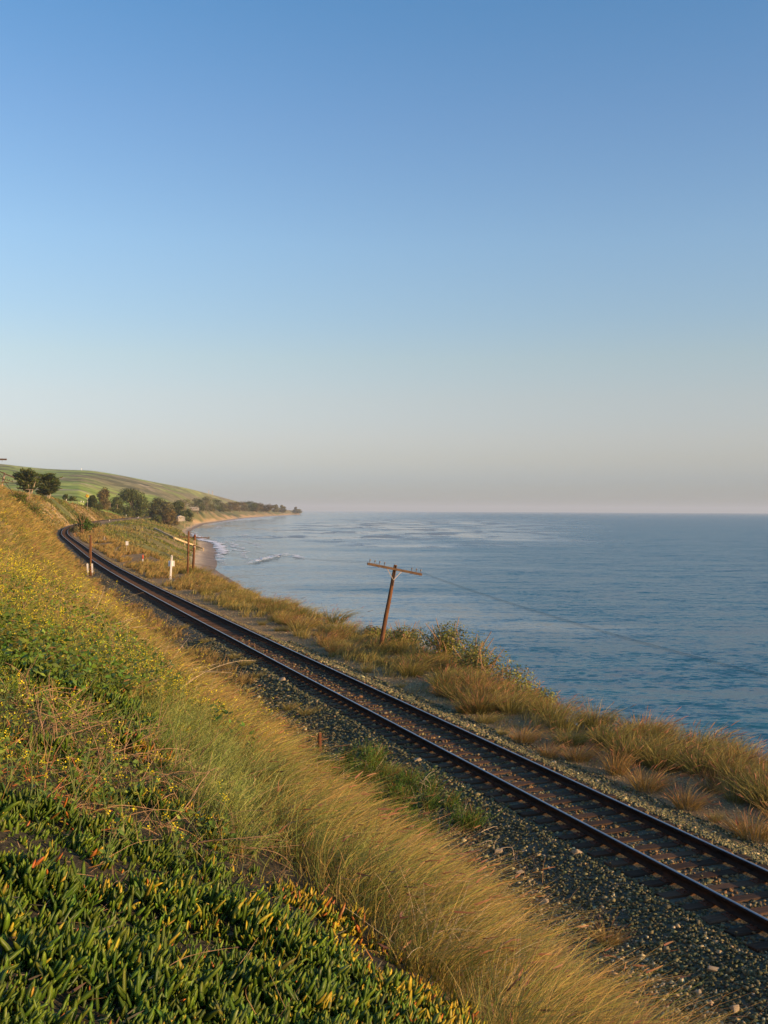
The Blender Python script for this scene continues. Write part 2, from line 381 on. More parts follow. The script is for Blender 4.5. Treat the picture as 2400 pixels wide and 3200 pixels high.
    F = np.stack([idx[:-1, :-1], idx[:-1, 1:], idx[1:, 1:], idx[1:, :-1]], -1).reshape(-1, 4)
    me = np_mesh('ground', np.stack([X, Y, Zf], -1).reshape(-1, 3), [F], M_ground, C.reshape(-1, 3), True)
    o = link('ground', me); o['kind'] = 'structure'
    return o
build_ground()

# ------------------------------------------------------------------ hills behind the coast
def build_hill():
    px = np.array([-1600, -1000, -500, 0, 70, 139, 202, 287, 380, 464, 591, 700, 760, 840, 960.])
    py = np.array([1415, 1425, 1440, 1449, 1458, 1465, 1468, 1470, 1486, 1503, 1527, 1556, 1572, 1590, 1606.])
    py = py-(px-PCX)*math.tan(ROLL)
    a = np.linspace(-1600, 800, 340); k = np.interp(a, px, py); kk = np.ones(9)/9
    k = np.convolve(np.pad(k, 4, mode='edge'), kk, 'valid')
    ax = (a-PCX)/FPX; r0 = np.interp(a, [-1600, 250, 300, 424, 495, 557, 681, 803, 917], [520, 620, 700, 900, 1200, 1560, 2560, 3700, 5400]); rt = np.maximum(np.interp(a, [300, 420, 560, 700, 800], [2500, 2550, 2900, 3700, 4700]), r0+400)
    u = np.concatenate([[-.06, -.03], np.linspace(0, 1, 150), np.linspace(1.02, 1.6, 20)])
    Y = r0[:, None]+(rt-r0)[:, None]*u[None]; X = ax[:, None]*Y
    ztop = CAMZ+(HOR-k)/FPX*rt
    e0 = gxy(ax*r0, r0)-.3
    uc = np.clip(u, 0, 9); g = uc**1.15*(1.35-.35*uc); g = np.where(u > 1, 1-(u-1)**2*1.2, g)
    Z = e0[:, None]+(ztop-e0)[:, None]*g[None]-np.where(u < 0, -u*500, 0)[None]
    n = fbm(X/330+5, Y/420, 5); valley = np.abs(fbm(X/260+2, Y/900, 3)-.5)*2
    w = np.clip(np.minimum(uc*4, (1-u)*5), 0, 1)[None]
    Z = Z-w*(1-valley)*.07*np.abs(ztop-e0)[:, None]+w*(n-.5)*9
    C = np.zeros(X.shape+(3,)); C[:] = (.34, .38, .085)
    p = fbm(X/150, Y/260+3, 5); p2 = fbm(X/60+8, Y/120, 5); p3 = fbm(X/420+1, Y/300+9, 3)
    C = lerp(C, np.broadcast_to(np.array([.25, .33, .065]), C.shape), smst(.45, .6, p3))
    C = lerp(C, np.broadcast_to(np.array([.25, .205, .11]), C.shape), smst(.50, .60, p)*.85)
    C = lerp(C, np.broadcast_to(np.array([.12, .12, .05]), C.shape), smst(.60, .66, p2)*.8)
    C = lerp(C, np.broadcast_to(np.array([.50, .40, .26]), C.shape), smst(.70, .73, fbm(X/25, Y/70+2, 4))*.7)
    C = lerp(C, np.broadcast_to(np.array([.20, .17, .09]), C.shape), smst(380, 650, a)[:, None]*.45*np.ones_like(X))
    nt, nd = X.shape; idx = np.arange(nt*nd).reshape(nt, nd)
    F = np.stack([idx[:-1, :-1], idx[1:, :-1], idx[1:, 1:], idx[:-1, 1:]], -1).reshape(-1, 4)
    o = link('hills', np_mesh('hills', np.stack([X, Y, Z], -1).reshape(-1, 3), [F], M_ground_far, C.reshape(-1, 3), True)); o['kind'] = 'structure'
def mat_far():
    m, ns, ls = newmat('hill_grass'); a = ns.new('ShaderNodeAttribute'); a.attribute_name = 'Col'
    tc = ns.new('ShaderNodeTexCoord'); n = noise(ns, ls, mapping(ns, ls, tc.outputs['Object'], (1, .45, 1)), .045, 8, .74)
    k = ns.new('ShaderNodeVectorMath'); k.operation = 'SCALE'; ls.new(a.outputs['Color'], k.inputs[0])
    ls.new(maprange(ns, ls, n.outputs[0], .34, .66, .45, 1.5, False), k.inputs['Scale'])
    p, o = principled(ns, ls, .95, .05); ls.new(k.outputs[0], p.inputs['Base Color']); return m
M_ground_far = mat_far(); build_hill()

# ------------------------------------------------------------------ sea
SEA = -14.0
def mat_sea():
    m, ns, ls = newmat('sea_water'); g = ns.new('ShaderNodeNewGeometry'); pos = g.outputs['Position']
    sx = ns.new('ShaderNodeSeparateXYZ'); ls.new(pos, sx.inputs[0]); x, y = sx.outputs[0], sx.outputs[1]
    wob = noise(ns, ls, mapping(ns, ls, pos, (.004, .008, 0)), 1, 5, .6)
    wy = math_n(ns, ls, 'MULTIPLY_ADD', math_n(ns, ls, 'SUBTRACT', wob.outputs[0], .5), 900., y)
    wx = math_n(ns, ls, 'MULTIPLY_ADD', math_n(ns, ls, 'SUBTRACT', wob.outputs[0], .5), -260., x)
    ratio = math_n(ns, ls, 'DIVIDE', wx, y)
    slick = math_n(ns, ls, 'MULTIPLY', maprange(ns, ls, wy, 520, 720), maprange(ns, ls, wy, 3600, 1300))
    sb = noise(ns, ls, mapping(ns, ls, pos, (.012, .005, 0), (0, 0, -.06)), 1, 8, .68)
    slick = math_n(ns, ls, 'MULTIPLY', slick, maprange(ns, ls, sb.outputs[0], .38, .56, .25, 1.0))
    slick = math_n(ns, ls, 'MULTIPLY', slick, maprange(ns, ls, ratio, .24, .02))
    near = maprange(ns, ls, ratio, .14, -.10)                     # sheltered water close to the beach
    calm = math_n(ns, ls, 'MAXIMUM', slick, math_n(ns, ls, 'MULTIPLY', near, .78))
    pn = noise(ns, ls, mapping(ns, ls, pos, (.014, .011, 0), (0, 0, .15)), 1, 6, .62)
    patch = maprange(ns, ls, pn.outputs[0], .35, .68, .82, 1.15)
    amp = math_n(ns, ls, 'MULTIPLY', math_n(ns, ls, 'MULTIPLY_ADD', calm, -.80, 1.0), patch)
    def slope(scale, rot, det, k):
        n = noise(ns, ls, mapping(ns, ls, pos, scale, rot), 1, det, .62)
        v = ns.new('ShaderNodeVectorMath'); v.operation = 'SUBTRACT'; ls.new(n.outputs['Color'], v.inputs[0]); v.inputs[1].default_value = (.5, .5, .5)
        w = ns.new('ShaderNodeVectorMath'); w.operation = 'MULTIPLY'; ls.new(v.outputs[0], w.inputs[0]); w.inputs[1].default_value = (k*.7, k, 0); return w.outputs[0]
    parts = [slope((.035, .10, 0), (0, 0, .30), 3, .50), slope((.16, .42, 0), (0, 0, .12), 4, .80), slope((.9, 1.9, 0), (0, 0, .5), 3, 1.1)]
    acc = parts[0]
    for q in parts[1:]:
        v = ns.new('ShaderNodeVectorMath'); v.operation = 'ADD'; ls.new(acc, v.inputs[0]); ls.new(q, v.inputs[1]); acc = v.outputs[0]
    sc = ns.new('ShaderNodeVectorMath'); sc.operation = 'SCALE'; ls.new(acc, sc.inputs[0]); ls.new(amp, sc.inputs['Scale'])
    up = ns.new('ShaderNodeVectorMath'); up.operation = 'ADD'; ls.new(sc.outputs[0], up.inputs[0]); up.inputs[1].default_value = (0, 0, 1)
    nn = ns.new('ShaderNodeVectorMath'); nn.operation = 'NORMALIZE'; ls.new(up.outputs[0], nn.inputs[0])
    # kelp canopy floating in the slick
    kn = noise(ns, ls, mapping(ns, ls, pos, (.020, .0085, 0), (0, 0, .08)), 1, 8, .70)
    kelp = math_n(ns, ls, 'MULTIPLY', maprange(ns, ls, kn.outputs[0], .49, .56), slick)
    kelp = math_n(ns, ls, 'MULTIPLY', kelp, maprange(ns, ls, wx, -190, -60))
    bits = noise(ns, ls, mapping(ns, ls, pos, (.30, .62, 0)), 1, 3, .7)
    bitm = maprange(ns, ls, bits.outputs[0], .72, .76)
    kelp = math_n(ns, ls, 'MAXIMUM', kelp, math_n(ns, ls, 'MULTIPLY', bitm, maprange(ns, ls, y, 260, 120)))
    base = mixc(ns, ls, calm, (.012, .104, .148), (.05, .11, .16))
    base = mixc(ns, ls, math_n(ns, ls, 'MULTIPLY', slick, .9), base, (.20, .235, .265))  # pale sky sheen of the calm slick, painted into the diffuse colour
    base = mixc(ns, ls, math_n(ns, ls, 'MULTIPLY', kelp, .85), base, (.115, .10, .085))
    p, o = principled(ns, ls, .4, .5); p.inputs['IOR'].default_value = 1.33
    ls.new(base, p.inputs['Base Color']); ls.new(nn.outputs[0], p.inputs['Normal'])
    rgh = math_n(ns, ls, 'MULTIPLY_ADD', kelp, .28, math_n(ns, ls, 'MULTIPLY_ADD', calm, -.19, .27)); ls.new(rgh, p.inputs['Roughness'])
    return m
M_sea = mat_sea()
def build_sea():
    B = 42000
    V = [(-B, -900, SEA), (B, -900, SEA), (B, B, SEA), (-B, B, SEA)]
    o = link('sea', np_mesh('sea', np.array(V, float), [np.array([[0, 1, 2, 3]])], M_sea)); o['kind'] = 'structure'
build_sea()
def mat_foam():
    m, ns, ls = newmat('sea_foam'); g = ns.new('ShaderNodeNewGeometry'); a = ns.new('ShaderNodeAttribute'); a.attribute_name = 'Col'
    n = noise(ns, ls, mapping(ns, ls, g.outputs['Position'], (.22, .30, 0)), 1, 6, .7)
    sp = ns.new('ShaderNodeSeparateColor'); ls.new(a.outputs['Color'], sp.inputs[0])
    al = maprange(ns, ls, math_n(ns, ls, 'ADD', n.outputs[0], math_n(ns, ls, 'MULTIPLY_ADD', sp.outputs[0], .5, -.5)), .40, .55)
    p, o = principled(ns, ls, .8, .2); p.inputs['Base Color'].default_value = (.9, .88, .86, 1); ls.new(al, p.inputs['Alpha']); return m
M_foam = mat_foam()
def foam_strip(t0, t1, n, off, wid, seed, k=1.0, wob=4.0):
    t = np.linspace(t0, t1, n); u = np.linspace(0, 1, 7)
    T = np.broadcast_to(t[:, None], (n, 7)); wv = (fbm(t/14+seed, t*0+seed, 3)-.5)*wob
    D = dw_f(T)+off+wv[:, None]+wid*(u-.5)[None]*(.5+fbm(t/20+seed*3, t*0, 2))[:, None]
    X, Y = from_sd(T, D); Z = SEA+.05+.25*np.sin(PI*u)[None]*k*np.ones_like(X)
    c = np.sin(PI*u)[None]**.6*np.sin(PI*np.clip((t-t0)/(t1-t0), 0, 1))[:, None]**.4*k
    return X, Y, Z, c
def build_foam():
    V = []; F = []; C = []; b = 0
    specs = [(300, 1000, 500, 3, 9, 1, 1.25, 7), (330, 760, 260, 12, 6, 2, 1.0, 9), (470, 780, 160, 24, 8, 5, .95, 12), (385, 470, 60, 34, 9, 7, 1.0, 5), (560, 1100, 200, 40, 9, 8, .9, 18), (1000, 4800, 600, 5, 22, 3, 1.2, 8), (1100, 3500, 300, 40, 22, 4, .85, 30), (900, 1500, 200, 24, 14, 9, .95, 14)]
    for s in specs:
        X, Y, Z, c = foam_strip(*s); nt, nd = X.shape; idx = np.arange(nt*nd).reshape(nt, nd)+b
        V.append(np.stack([X, Y, Z], -1).reshape(-1, 3)); C.append(np.repeat(c.reshape(-1, 1), 3, 1))
        F.append(np.stack([idx[:-1, :-1], idx[1:, :-1], idx[1:, 1:], idx[:-1, 1:]], -1).reshape(-1, 4)); b += nt*nd
    o = link('surf_foam', np_mesh('surf_foam', np.concatenate(V), [np.concatenate(F)], M_foam, np.concatenate(C), True))
    tag(o, 'white surf foam lapping along the curved beach', 'surf', None, 'stuff')
    # one breaking wave out in the cove
    c = pix(850, 1745, z=SEA); n = 40; u = np.linspace(-1, 1, n); v = np.linspace(-1, 1, 25)
    U, Vv = np.meshgrid(u, v, indexing='ij'); X = c.x+U*5.5+Vv*3.5; Y = c.y+Vv*62+U*12
    r = np.clip(1-(U**2+Vv**2), 0, 1); Z = SEA+.05+1.0*r*(.2+1.4*fbm(X/2, Y/7, 3)); idx = np.arange(n*25).reshape(n, 25)
    F2 = np.stack([idx[:-1, :-1], idx[1:, :-1], idx[1:, 1:], idx[:-1, 1:]], -1).reshape(-1, 4)
    o = link('breaking_wave', np_mesh('breaking_wave', np.stack([X, Y, Z], -1).reshape(-1, 3), [F2], M_foam, np.repeat((r**.5*(.55+.95*fbm(X/2.2, Y/5, 4))).reshape(-1, 1), 3, 1), True))
    tag(o, 'patch of white water where a wave breaks in the cove, seen past the two posts', 'wave')
build_foam()

# ------------------------------------------------------------------ railway track: rails, sleepers, tie plates
def build_track():
    a = on_td(14.0, 0); tr = empty('railway_track', (0, 0, 0), 'single railway track with rusty dark rails on brown timber sleepers curving along the bluff', 'railway track')
    ts = np.concatenate([np.arange(-40, 90, 2.0), np.arange(90, 420, 3.0), np.arange(420, 900, 8.)])
    prof = [(-.070, -.172), (-.070, -.160), (-.020, -.146), (-.009, -.130), (-.009, -.060), (-.037, -.046), (-.0375, -.012), (-.030, -.001), (0, .002),
            (.030, -.001), (.0375, -.012), (.037, -.046), (.009, -.060), (.009, -.130), (.020, -.146), (.070, -.160), (.070, -.172)]
    P = np.array(prof); n = len(P)
    for side in (-1, 1):
        D = side*.7525+P[:, 0][None]+0*ts[:, None]; T = np.broadcast_to(ts[:, None], D.shape)
        X, Y = from_sd(T, D); Z = np.broadcast_to(P[:, 1][None], D.shape)
        idx = np.arange(len(ts)*n).reshape(len(ts), n)
        F = np.stack([idx[:-1, :-1], idx[:-1, 1:], idx[1:, 1:], idx[1:, :-1]], -1)[:, ::-1].reshape(-1, 4)[:, ::-1]
        mi = np.tile(np.array([1 if 7 <= k <= 8 else 0 for k in range(n-1)])[::-1], len(ts)-1)
        link('rail', np_mesh('rail', np.stack([X, Y, Z], -1).reshape(-1, 3), [F], [M_rail, M_railtop], None, False, mi), tr)
    sl = []
    for k in range(4):
        b = MB(); b.box((0, 0, -.09), (2.62, .235, .18), None, 0, .014); me = b.mesh('sleeper', M_sleeper)
        rr = random.Random(k)
        for v in me.vertices: v.co.y += rr.uniform(-.008, .008); v.co.x += rr.uniform(-.02, .02); v.co.z += rr.uniform(-.006, .006)
        sl.append(me)
    pb = MB(); pb.box((0, 0, .008), (.36, .19, .016), None, 0, .004)
    for sx in (-.105, .105):
        for sy in (-.05, .05): pb.box((sx, sy, .028), (.04, .028, .03), None, 0, .006)
    plate = pb.mesh('tie_plate', M_rust)
    rr = random.Random(5); t = 12.0; count = 0; far = []
    while t < 620:
        p = on_td(t, rr.uniform(-.05, .05)); m = float(cs(t)); ang = -math.atan(m)+rr.uniform(-.012, .012)
        if count < 100:
            o = link('sleeper', sl[rr.randrange(4)], tr); o.location = (p.x, p.y, -.190+rr.uniform(-.014, .002)); o.rotation_euler = (rr.uniform(-.02, .02), rr.uniform(-.006, .006), ang)
            for side in (-1, 1):
                q = link('tie_plate', plate, o); q.location = (side*.7525, 0, 0)
        else: far.append((p, ang))
        count += 1; t += .505
    b = MB()
    for p, ang in far:
        M = Matrix.Rotation(ang, 3, 'Z'); b.box((p.x, p.y, -.278+rr.uniform(-.01, .006)), (2.6, .235, .18), M)
    b.build('distant_sleepers', M_sleeper, tr)['kind'] = 'stuff'
build_track()

# ------------------------------------------------------------------ plants: blade, leaf and stone generators (real little meshes)
WIND = nrm(np.array([.86, .42, 0.]))
def vary(c, n, amt=.18, rng=R):
    c = np.broadcast_to(np.asarray(c, float), (n, 3))*np.array([1.02, 1.0, .76]); return np.clip(c*(1+rng.normal(0, amt, (n, 1)))*(1+rng.normal(0, amt*.35, (n, 3))), .004, .95)
def pick(cols, w, n, rng=R):
    cols = np.asarray(cols, float); i = rng.choice(len(cols), n, p=np.asarray(w)/np.sum(w)); return cols[i]
def blades(B, U, Wb, L, wid, cb, ct, seg=3, rng=R, tip=.12):
    """ribbons: B base, U start direction, Wb bend, L length, wid width; colours base to tip"""
    n = len(B); t = np.linspace(0, 1, seg+1)
    P = B[:, None]+L[:, None, None]*(U[:, None]*(t-.3*t*t)[None, :, None]+Wb[:, None]*(t*t)[None, :, None])
    side = nrm(np.cross(U+Wb*.5, nrm(rng.normal(size=(n, 3)))))
    tw = np.interp(t, [0, .35, .7, 1], [.8, 1, .75, tip])
    off = side[:, None]*(wid[:, None]*.5*tw[None])[..., None]
    V = np.stack([P-off, P+off], 2).reshape(n, -1, 3)
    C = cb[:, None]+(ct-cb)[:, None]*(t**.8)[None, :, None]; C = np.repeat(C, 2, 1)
    base = np.arange(n)[:, None]*(2*(seg+1)); F = []
    for i in range(seg): F.append(base+np.array([2*i, 2*i+1, 2*i+3, 2*i+2])[None])
    return V.reshape(-1, 3), np.concatenate(F), C.reshape(-1, 3)
def fingers(B, U, Wb, L, wid, cb, ct, rng=R):
    """fleshy three-sided curved leaves"""
    n = len(B); t = np.array([0, .3, .65, .88]); tw = np.array([.75, 1, .92, .55])
    P = B[:, None]+L[:, None, None]*(U[:, None]*(t-.2*t*t)[None, :, None]+Wb[:, None]*(t*t)[None, :, None])
    a = nrm(np.cross(U, nrm(rng.normal(size=(n, 3))))); b = np.cross(U, a)
    ring = []
    for k in range(3):
        an = 2*PI*k/3; ring.append((a*math.cos(an)+b*math.sin(an))[:, None]*(wid[:, None]*.5*tw[None])[..., None]+P)
    V = np.stack(ring, 2).reshape(n, 12, 3)
    tipp = B+L[:, None]*(U*.8+Wb); V = np.concatenate([V, tipp[:, None]], 1)
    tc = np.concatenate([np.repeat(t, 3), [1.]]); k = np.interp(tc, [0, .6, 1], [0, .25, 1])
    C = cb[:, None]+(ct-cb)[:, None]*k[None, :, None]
    base = np.arange(n)[:, None]*13; Q = []; T = []
    for i in range(3):
        for j in range(3):
            j2 = (j+1) % 3; Q.append(base+np.array([3*i+j, 3*i+j2, 3*i+3+j2, 3*i+3+j])[None])
    for j in range(3): T.append(base+np.array([9+j, 9+(j+1) % 3, 12])[None])
    return V.reshape(-1, 3), [np.concatenate(Q), np.concatenate(T)], C.reshape(-1, 3)
def leaves(P, N, size, col, rng=R, asp=.5, bend=.25):
    """small pointed leaves, each a bent pair of triangles"""
    n = len(P); a = nrm(np.cross(N, nrm(rng.normal(size=(n, 3))))); b = nrm(np.cross(N, a)); s = size[:, None]
    V = np.stack([P-a*s*.5, P+b*s*asp*.5+N*s*bend*.3, P+a*s*.5+N*s*bend*.2, P-b*s*asp*.5+N*s*bend*.3], 1).reshape(-1, 3)
    base = np.arange(n)[:, None]*4; F = base+np.array([0, 1, 2, 3])[None]
    return V, F, np.repeat(col, 4, 0)
def stones(P, size, col, rng=R, flat=.75):
    n = len(P); c = np.array([(i, j, k) for i in (-1, 1) for j in (-1, 1) for k in (-1, 1)], float)*.5
    V = c[None]*(1+rng.uniform(-.55, .35, (n, 8, 3))); V = V*rng.uniform(.65, 1.25, (n, 1, 3))
    q = nrm(rng.normal(size=(n, 4))); w, x, y, z = q.T
    Rm = np.stack([np.stack([1-2*(y*y+z*z), 2*(x*y-z*w), 2*(x*z+y*w)], -1), np.stack([2*(x*y+z*w), 1-2*(x*x+z*z), 2*(y*z-x*w)], -1), np.stack([2*(x*z-y*w), 2*(y*z+x*w), 1-2*(x*x+y*y)], -1)], 1)
    V = np.einsum('nij,nkj->nki', Rm, V); V[:, :, 2] *= flat
    V = V*size[:, None, None]+P[:, None]
    f = np.array([(0, 1, 3, 2), (4, 6, 7, 5), (0, 4, 5, 1), (2, 3, 7, 6), (0, 2, 6, 4), (1, 5, 7, 3)])
    F = (np.arange(n)[:, None, None]*8+f[None]).reshape(-1, 4); return V.reshape(-1, 3), F, np.repeat(col, 8, 0)
class Acc:
    def __init__(s): s.V = []; s.F4 = []; s.F3 = []; s.C = []; s.n = 0
    def add(s, V, F, C):
        for f in (F if isinstance(F, list) else [F]): (s.F4 if f.shape[1] == 4 else s.F3).append(f+s.n)
        s.V.append(V); s.C.append(C); s.n += len(V); return s
    def mesh(s, name, mat):
        fs = [np.concatenate(x) for x in (s.F4, s.F3) if x]
        return np_mesh(name, np.concatenate(s.V), fs, mat, np.concatenate(s.C))
    def build(s, name, mat, parent=None): return link(name, s.mesh(name, mat), parent)
def area_td(n, t0, t1, d0, d1, power=2.0, rng=R):
    """random ground points, denser near the camera (density falls as 1/t^power)"""
    u = rng.random(n)
    if abs(power-1) < 1e-6: t = t0*(t1/t0)**u
    else: k = 1-power; t = (t0**k+u*(t1**k-t0**k))**(1/k)
    d = rng.uniform(d0, d1, n); return t, d
def pos_td(t, d):
    X, Y = from_sd(t, d); return np.stack([X, Y, gz(t, d)+uneven(X, Y, d)], -1)
def uneven(X, Y, D): return smst(3.0, 6, np.abs(D))*((fbm(X/9, Y/9, 4)-.5)*1.0*smst(10, 40, np.abs(D))+(fbm(X/1.7+9, Y/1.7, 3)-.5)*.22)
def to_px(P): return PCX+P[:, 0]/P[:, 1]*FPX, HOR-(P[:, 2]-CAMZ)/P[:, 1]*FPX+(P[:, 0]/P[:, 1]*FPX)*math.tan(ROLL)
def up_rand(n, spread, rng=R, lean=None):
    v = rng.normal(0, spread, (n, 3)); v[:, 2] = 1
    if lean is not None: v = v+lean
    return nrm(v)

# ------------------------------------------------------------------ ice plant mats on the bank in the foreground
def ice_edge(t): return -9.15+.25*(fbm(t*1.3, t*0+2, 3)-.5)*2-.9*smst(10.6, 12.5, t)*(1-smst(14.0, 15.5, t))-1.3*smst(18, 23, t)
def build_ice_plant():
    rng = np.random.default_rng(21); A = Acc()
    t, d = area_td(12800, 7.2, 27, -13.2, -8.9, 2.2, rng); ok = d < ice_edge(t)+rng.normal(0, .06, len(t)); t, d = t[ok], d[ok]
    P = pos_td(t, d)
    bare = fbm(P[:, 0]*1.1+3, P[:, 1]*1.1, 3)
    gap = ((t > 12.0) & (t < 13.2) & (d > -11.2) & (bare > .46)) | ((t > 23) & (bare > .55))
    gap |= (np.hypot(P[:, 0]+1.62, P[:, 1]-6.05) < .26) | (np.hypot(P[:, 0]+1.55, P[:, 1]-5.05) < .22)
    band = (t > 11.0+.5*(fbm(P[:, 0]*1.5, P[:, 1]*0, 2)-.5)) & (t < 15.2) & (d > -12.6)
    keep = (~gap | (rng.random(len(t)) < .08)) & (~band | ((bare < .47) & (rng.random(len(t)) < .75))); P = P[keep]; t = t[keep]; d = d[keep]; n = len(P)
    ed = np.clip(1-(ice_edge(t)-d)/.85, 0, 1)                                # near the downhill edge leaves are yellower
    hum = (fbm(P[:, 0]*2.2, P[:, 1]*2.2+5, 3)-.5)
    k = 9; B = np.repeat(P, k, 0); m = n*k; sc = np.repeat(np.clip(t/11., 1.0, 1.9), k)
    rc = rng.normal(0, .024, (m, 2))*sc[:, None]; B[:, :2] += rc; B[:, 2] += -.02+np.repeat(hum*.34, k)+rng.uniform(-.03, .035, m)
    lean = np.array([.30, .05, 0]); U = up_rand(m, .50, rng, lean+np.repeat(rng.normal(0, .38, (n, 3))*np.array([1, 1, 0]), k, 0)); big = np.repeat(rng.choice([.6, .85, 1.05, 1.4], n, p=[.2, .35, .3, .15])*rng.uniform(.9, 1.1, n), k); sc = sc*big; Wb = nrm(rng.normal(0, 1, (m, 3))+np.array([.4, .2, 1.0]))*rng.uniform(.1, .34, (m, 1))
    L = rng.uniform(.058, .112, m)*sc; wd = rng.uniform(.0165, .024, m)*sc
    e = np.repeat(ed, k); hue = np.repeat(fbm(P[:, 0]*1.7+1, P[:, 1]*1.7+8, 3), k)
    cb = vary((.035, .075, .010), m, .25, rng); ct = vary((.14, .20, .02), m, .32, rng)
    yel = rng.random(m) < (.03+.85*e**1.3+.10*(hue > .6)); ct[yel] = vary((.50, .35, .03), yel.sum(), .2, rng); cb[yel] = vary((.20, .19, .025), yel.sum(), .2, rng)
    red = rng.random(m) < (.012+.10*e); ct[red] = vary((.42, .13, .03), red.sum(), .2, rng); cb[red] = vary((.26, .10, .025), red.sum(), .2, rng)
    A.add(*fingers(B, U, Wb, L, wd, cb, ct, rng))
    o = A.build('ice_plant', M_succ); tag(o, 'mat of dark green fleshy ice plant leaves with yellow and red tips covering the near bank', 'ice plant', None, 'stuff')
    # dead grey litter and dry red-brown leaves showing in the gaps
    A = Acc(); q = 9000; t, d = area_td(q, 7.4, 26, -13.4, -9.0, 2.2, rng); P = pos_td(t, d); P[:, 2] += rng.uniform(-.02, .05, q)
    U = nrm(rng.normal(0, 1, (q, 3))*np.array([1, 1, .25])); col = pick([(.13, .115, .10), (.20, .15, .10), (.10, .07, .05), (.30, .15, .06)], [4, 3, 3, 1.2], q, rng)
    A.add(*blades(P, U, U*.1, rng.uniform(.04, .13, q)*np.clip(t/11, 1, 2), rng.uniform(.006, .013, q)*np.clip(t/11, 1, 2), vary(col, q, .25, rng), vary(col*1.2, q, .25, rng), 2, rng))
    tag(A.build('leaf_litter', M_grass), 'grey and brown dead leaf litter lying in gaps of the ice plant', 'leaf litter', None, 'stuff')
build_ice_plant()

# ------------------------------------------------------------------ tall dry fountain grass down the cut bank
LEAN = 1.0
TAN = [(.54, .37, .14), (.47, .31, .10), (.42, .28, .15), (.36, .20, .12), (.33, .30, .10)]
def foot(t): return np.interp(t, [8, 16, 20, 23, 28, 31, 36], [-5.6, -5.2, -5.1, -5.5, -5.3, -4.3, -3.7])
def build_bank_grass():
    rng = np.random.default_rng(5); A = Acc()
    def tuss(nt, t0, t1, d0, d1, power, per, Lm, wk, spread, grn=.35, mask=None, lod=1.0):
        t, d = area_td(nt, t0, t1, d0, d1, power, rng)
        if mask is not None: ok = mask(t, d, rng); t, d = t[ok], d[ok]
        P = pos_td(t, d); n = len(P); m = n*per
        rad = .16*spread*np.repeat(np.clip(t/12, 1, 8)**.45, per)
        ang = rng.uniform(0, 2*PI, m); rr = rad*np.sqrt(rng.random(m)); out = np.stack([np.cos(ang), np.sin(ang), 0*ang], -1)
        B = np.repeat(P, per, 0)+out*rr[:, None]; B[:, 2] -= .03
        tt = np.repeat(t, per); scl = np.repeat(rng.uniform(.7, 1.15, n), per)
        U = up_rand(m, .22, rng)+out*.35; U = nrm(U+np.array([.10, .06, 0]))
        gust = .75+.5*np.repeat(fbm(P[:, 0]*.5, P[:, 1]*.5, 2), per)
        wa = np.repeat(rng.normal(0, .45, n), per)+rng.normal(0, .25, m); wdir = np.stack([WIND[0]*np.cos(wa)-WIND[1]*np.sin(wa), WIND[0]*np.sin(wa)+WIND[1]*np.cos(wa), 0*wa], -1)
        Wb = wdir*(rng.uniform(.18, .66, (m, 1))*gust[:, None])*np.interp(tt, [15, 24], [1, .35])[:, None]+out*.26+np.array([0, 0, -.16])+rng.normal(0, .09, (m, 3))
        L = Lm*scl*rng.uniform(.45, 1.2, m); wd = np.maximum(.0028, tt*wk)*rng.uniform(.7, 1.3, m)
        pat = np.repeat(fbm(P[:, 0]*.35+4, P[:, 1]*.35, 3), per)
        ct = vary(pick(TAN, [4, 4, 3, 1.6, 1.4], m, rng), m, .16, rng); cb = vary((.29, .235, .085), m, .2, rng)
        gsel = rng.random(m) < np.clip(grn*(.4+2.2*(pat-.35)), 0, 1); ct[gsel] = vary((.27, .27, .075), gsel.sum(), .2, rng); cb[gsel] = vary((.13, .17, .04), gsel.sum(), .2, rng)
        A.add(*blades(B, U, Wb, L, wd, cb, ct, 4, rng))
        # purple-brown flower spikes
        h = rng.random(m) < .032*lod; k = h.sum()
        if k:
            tipp = B[h]+L[h][:, None]*(U[h]*.7+Wb[h]); dirn = nrm(U[h]*.4+Wb[h]*2)
            A.add(*blades(tipp-dirn*.03, dirn, WIND[None]*.12+rng.normal(0, .05, (k, 3)), rng.uniform(.10, .19, k), np.maximum(.014, tt[h]*wk*1.8), vary((.20, .08, .06), k, .2, rng), vary((.38, .20, .13), k, .2, rng), 3, rng, .3))
    tuss(1500, 8.2, 34, -8.9, -3.4, 1.6, 62, .85, .00036, 1.0, .34, lambda t, d, r: (d < foot(t)+r.normal(0, .12, len(t))) & (fbm(t*.9, d*1.6+3, 3) > .36))
    tuss(260, 8.0, 20, -9.5, -8.6, 1.5, 50, .75, .00040, .9, .5, lambda t, d, r: d > ice_edge(t)+.05)
    tuss(1900, 30, 120, -9.6, -3.2, 1.6, 26, .72, .00042, 1.6, .42)
    tuss(1300, 17, 130, -14, -9.4, 1.9, 28, .62, .00042, 1.5, .45, lambda t, d, r: (t > 24) | (r.random(len(t)) < .35))
    tuss(1500, 105, 400, -15, -3.2, 1.4, 16, 1.0, .00045, 2.5, .25, None, .3)
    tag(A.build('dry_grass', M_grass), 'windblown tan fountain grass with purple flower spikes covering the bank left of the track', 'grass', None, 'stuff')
build_bank_grass()

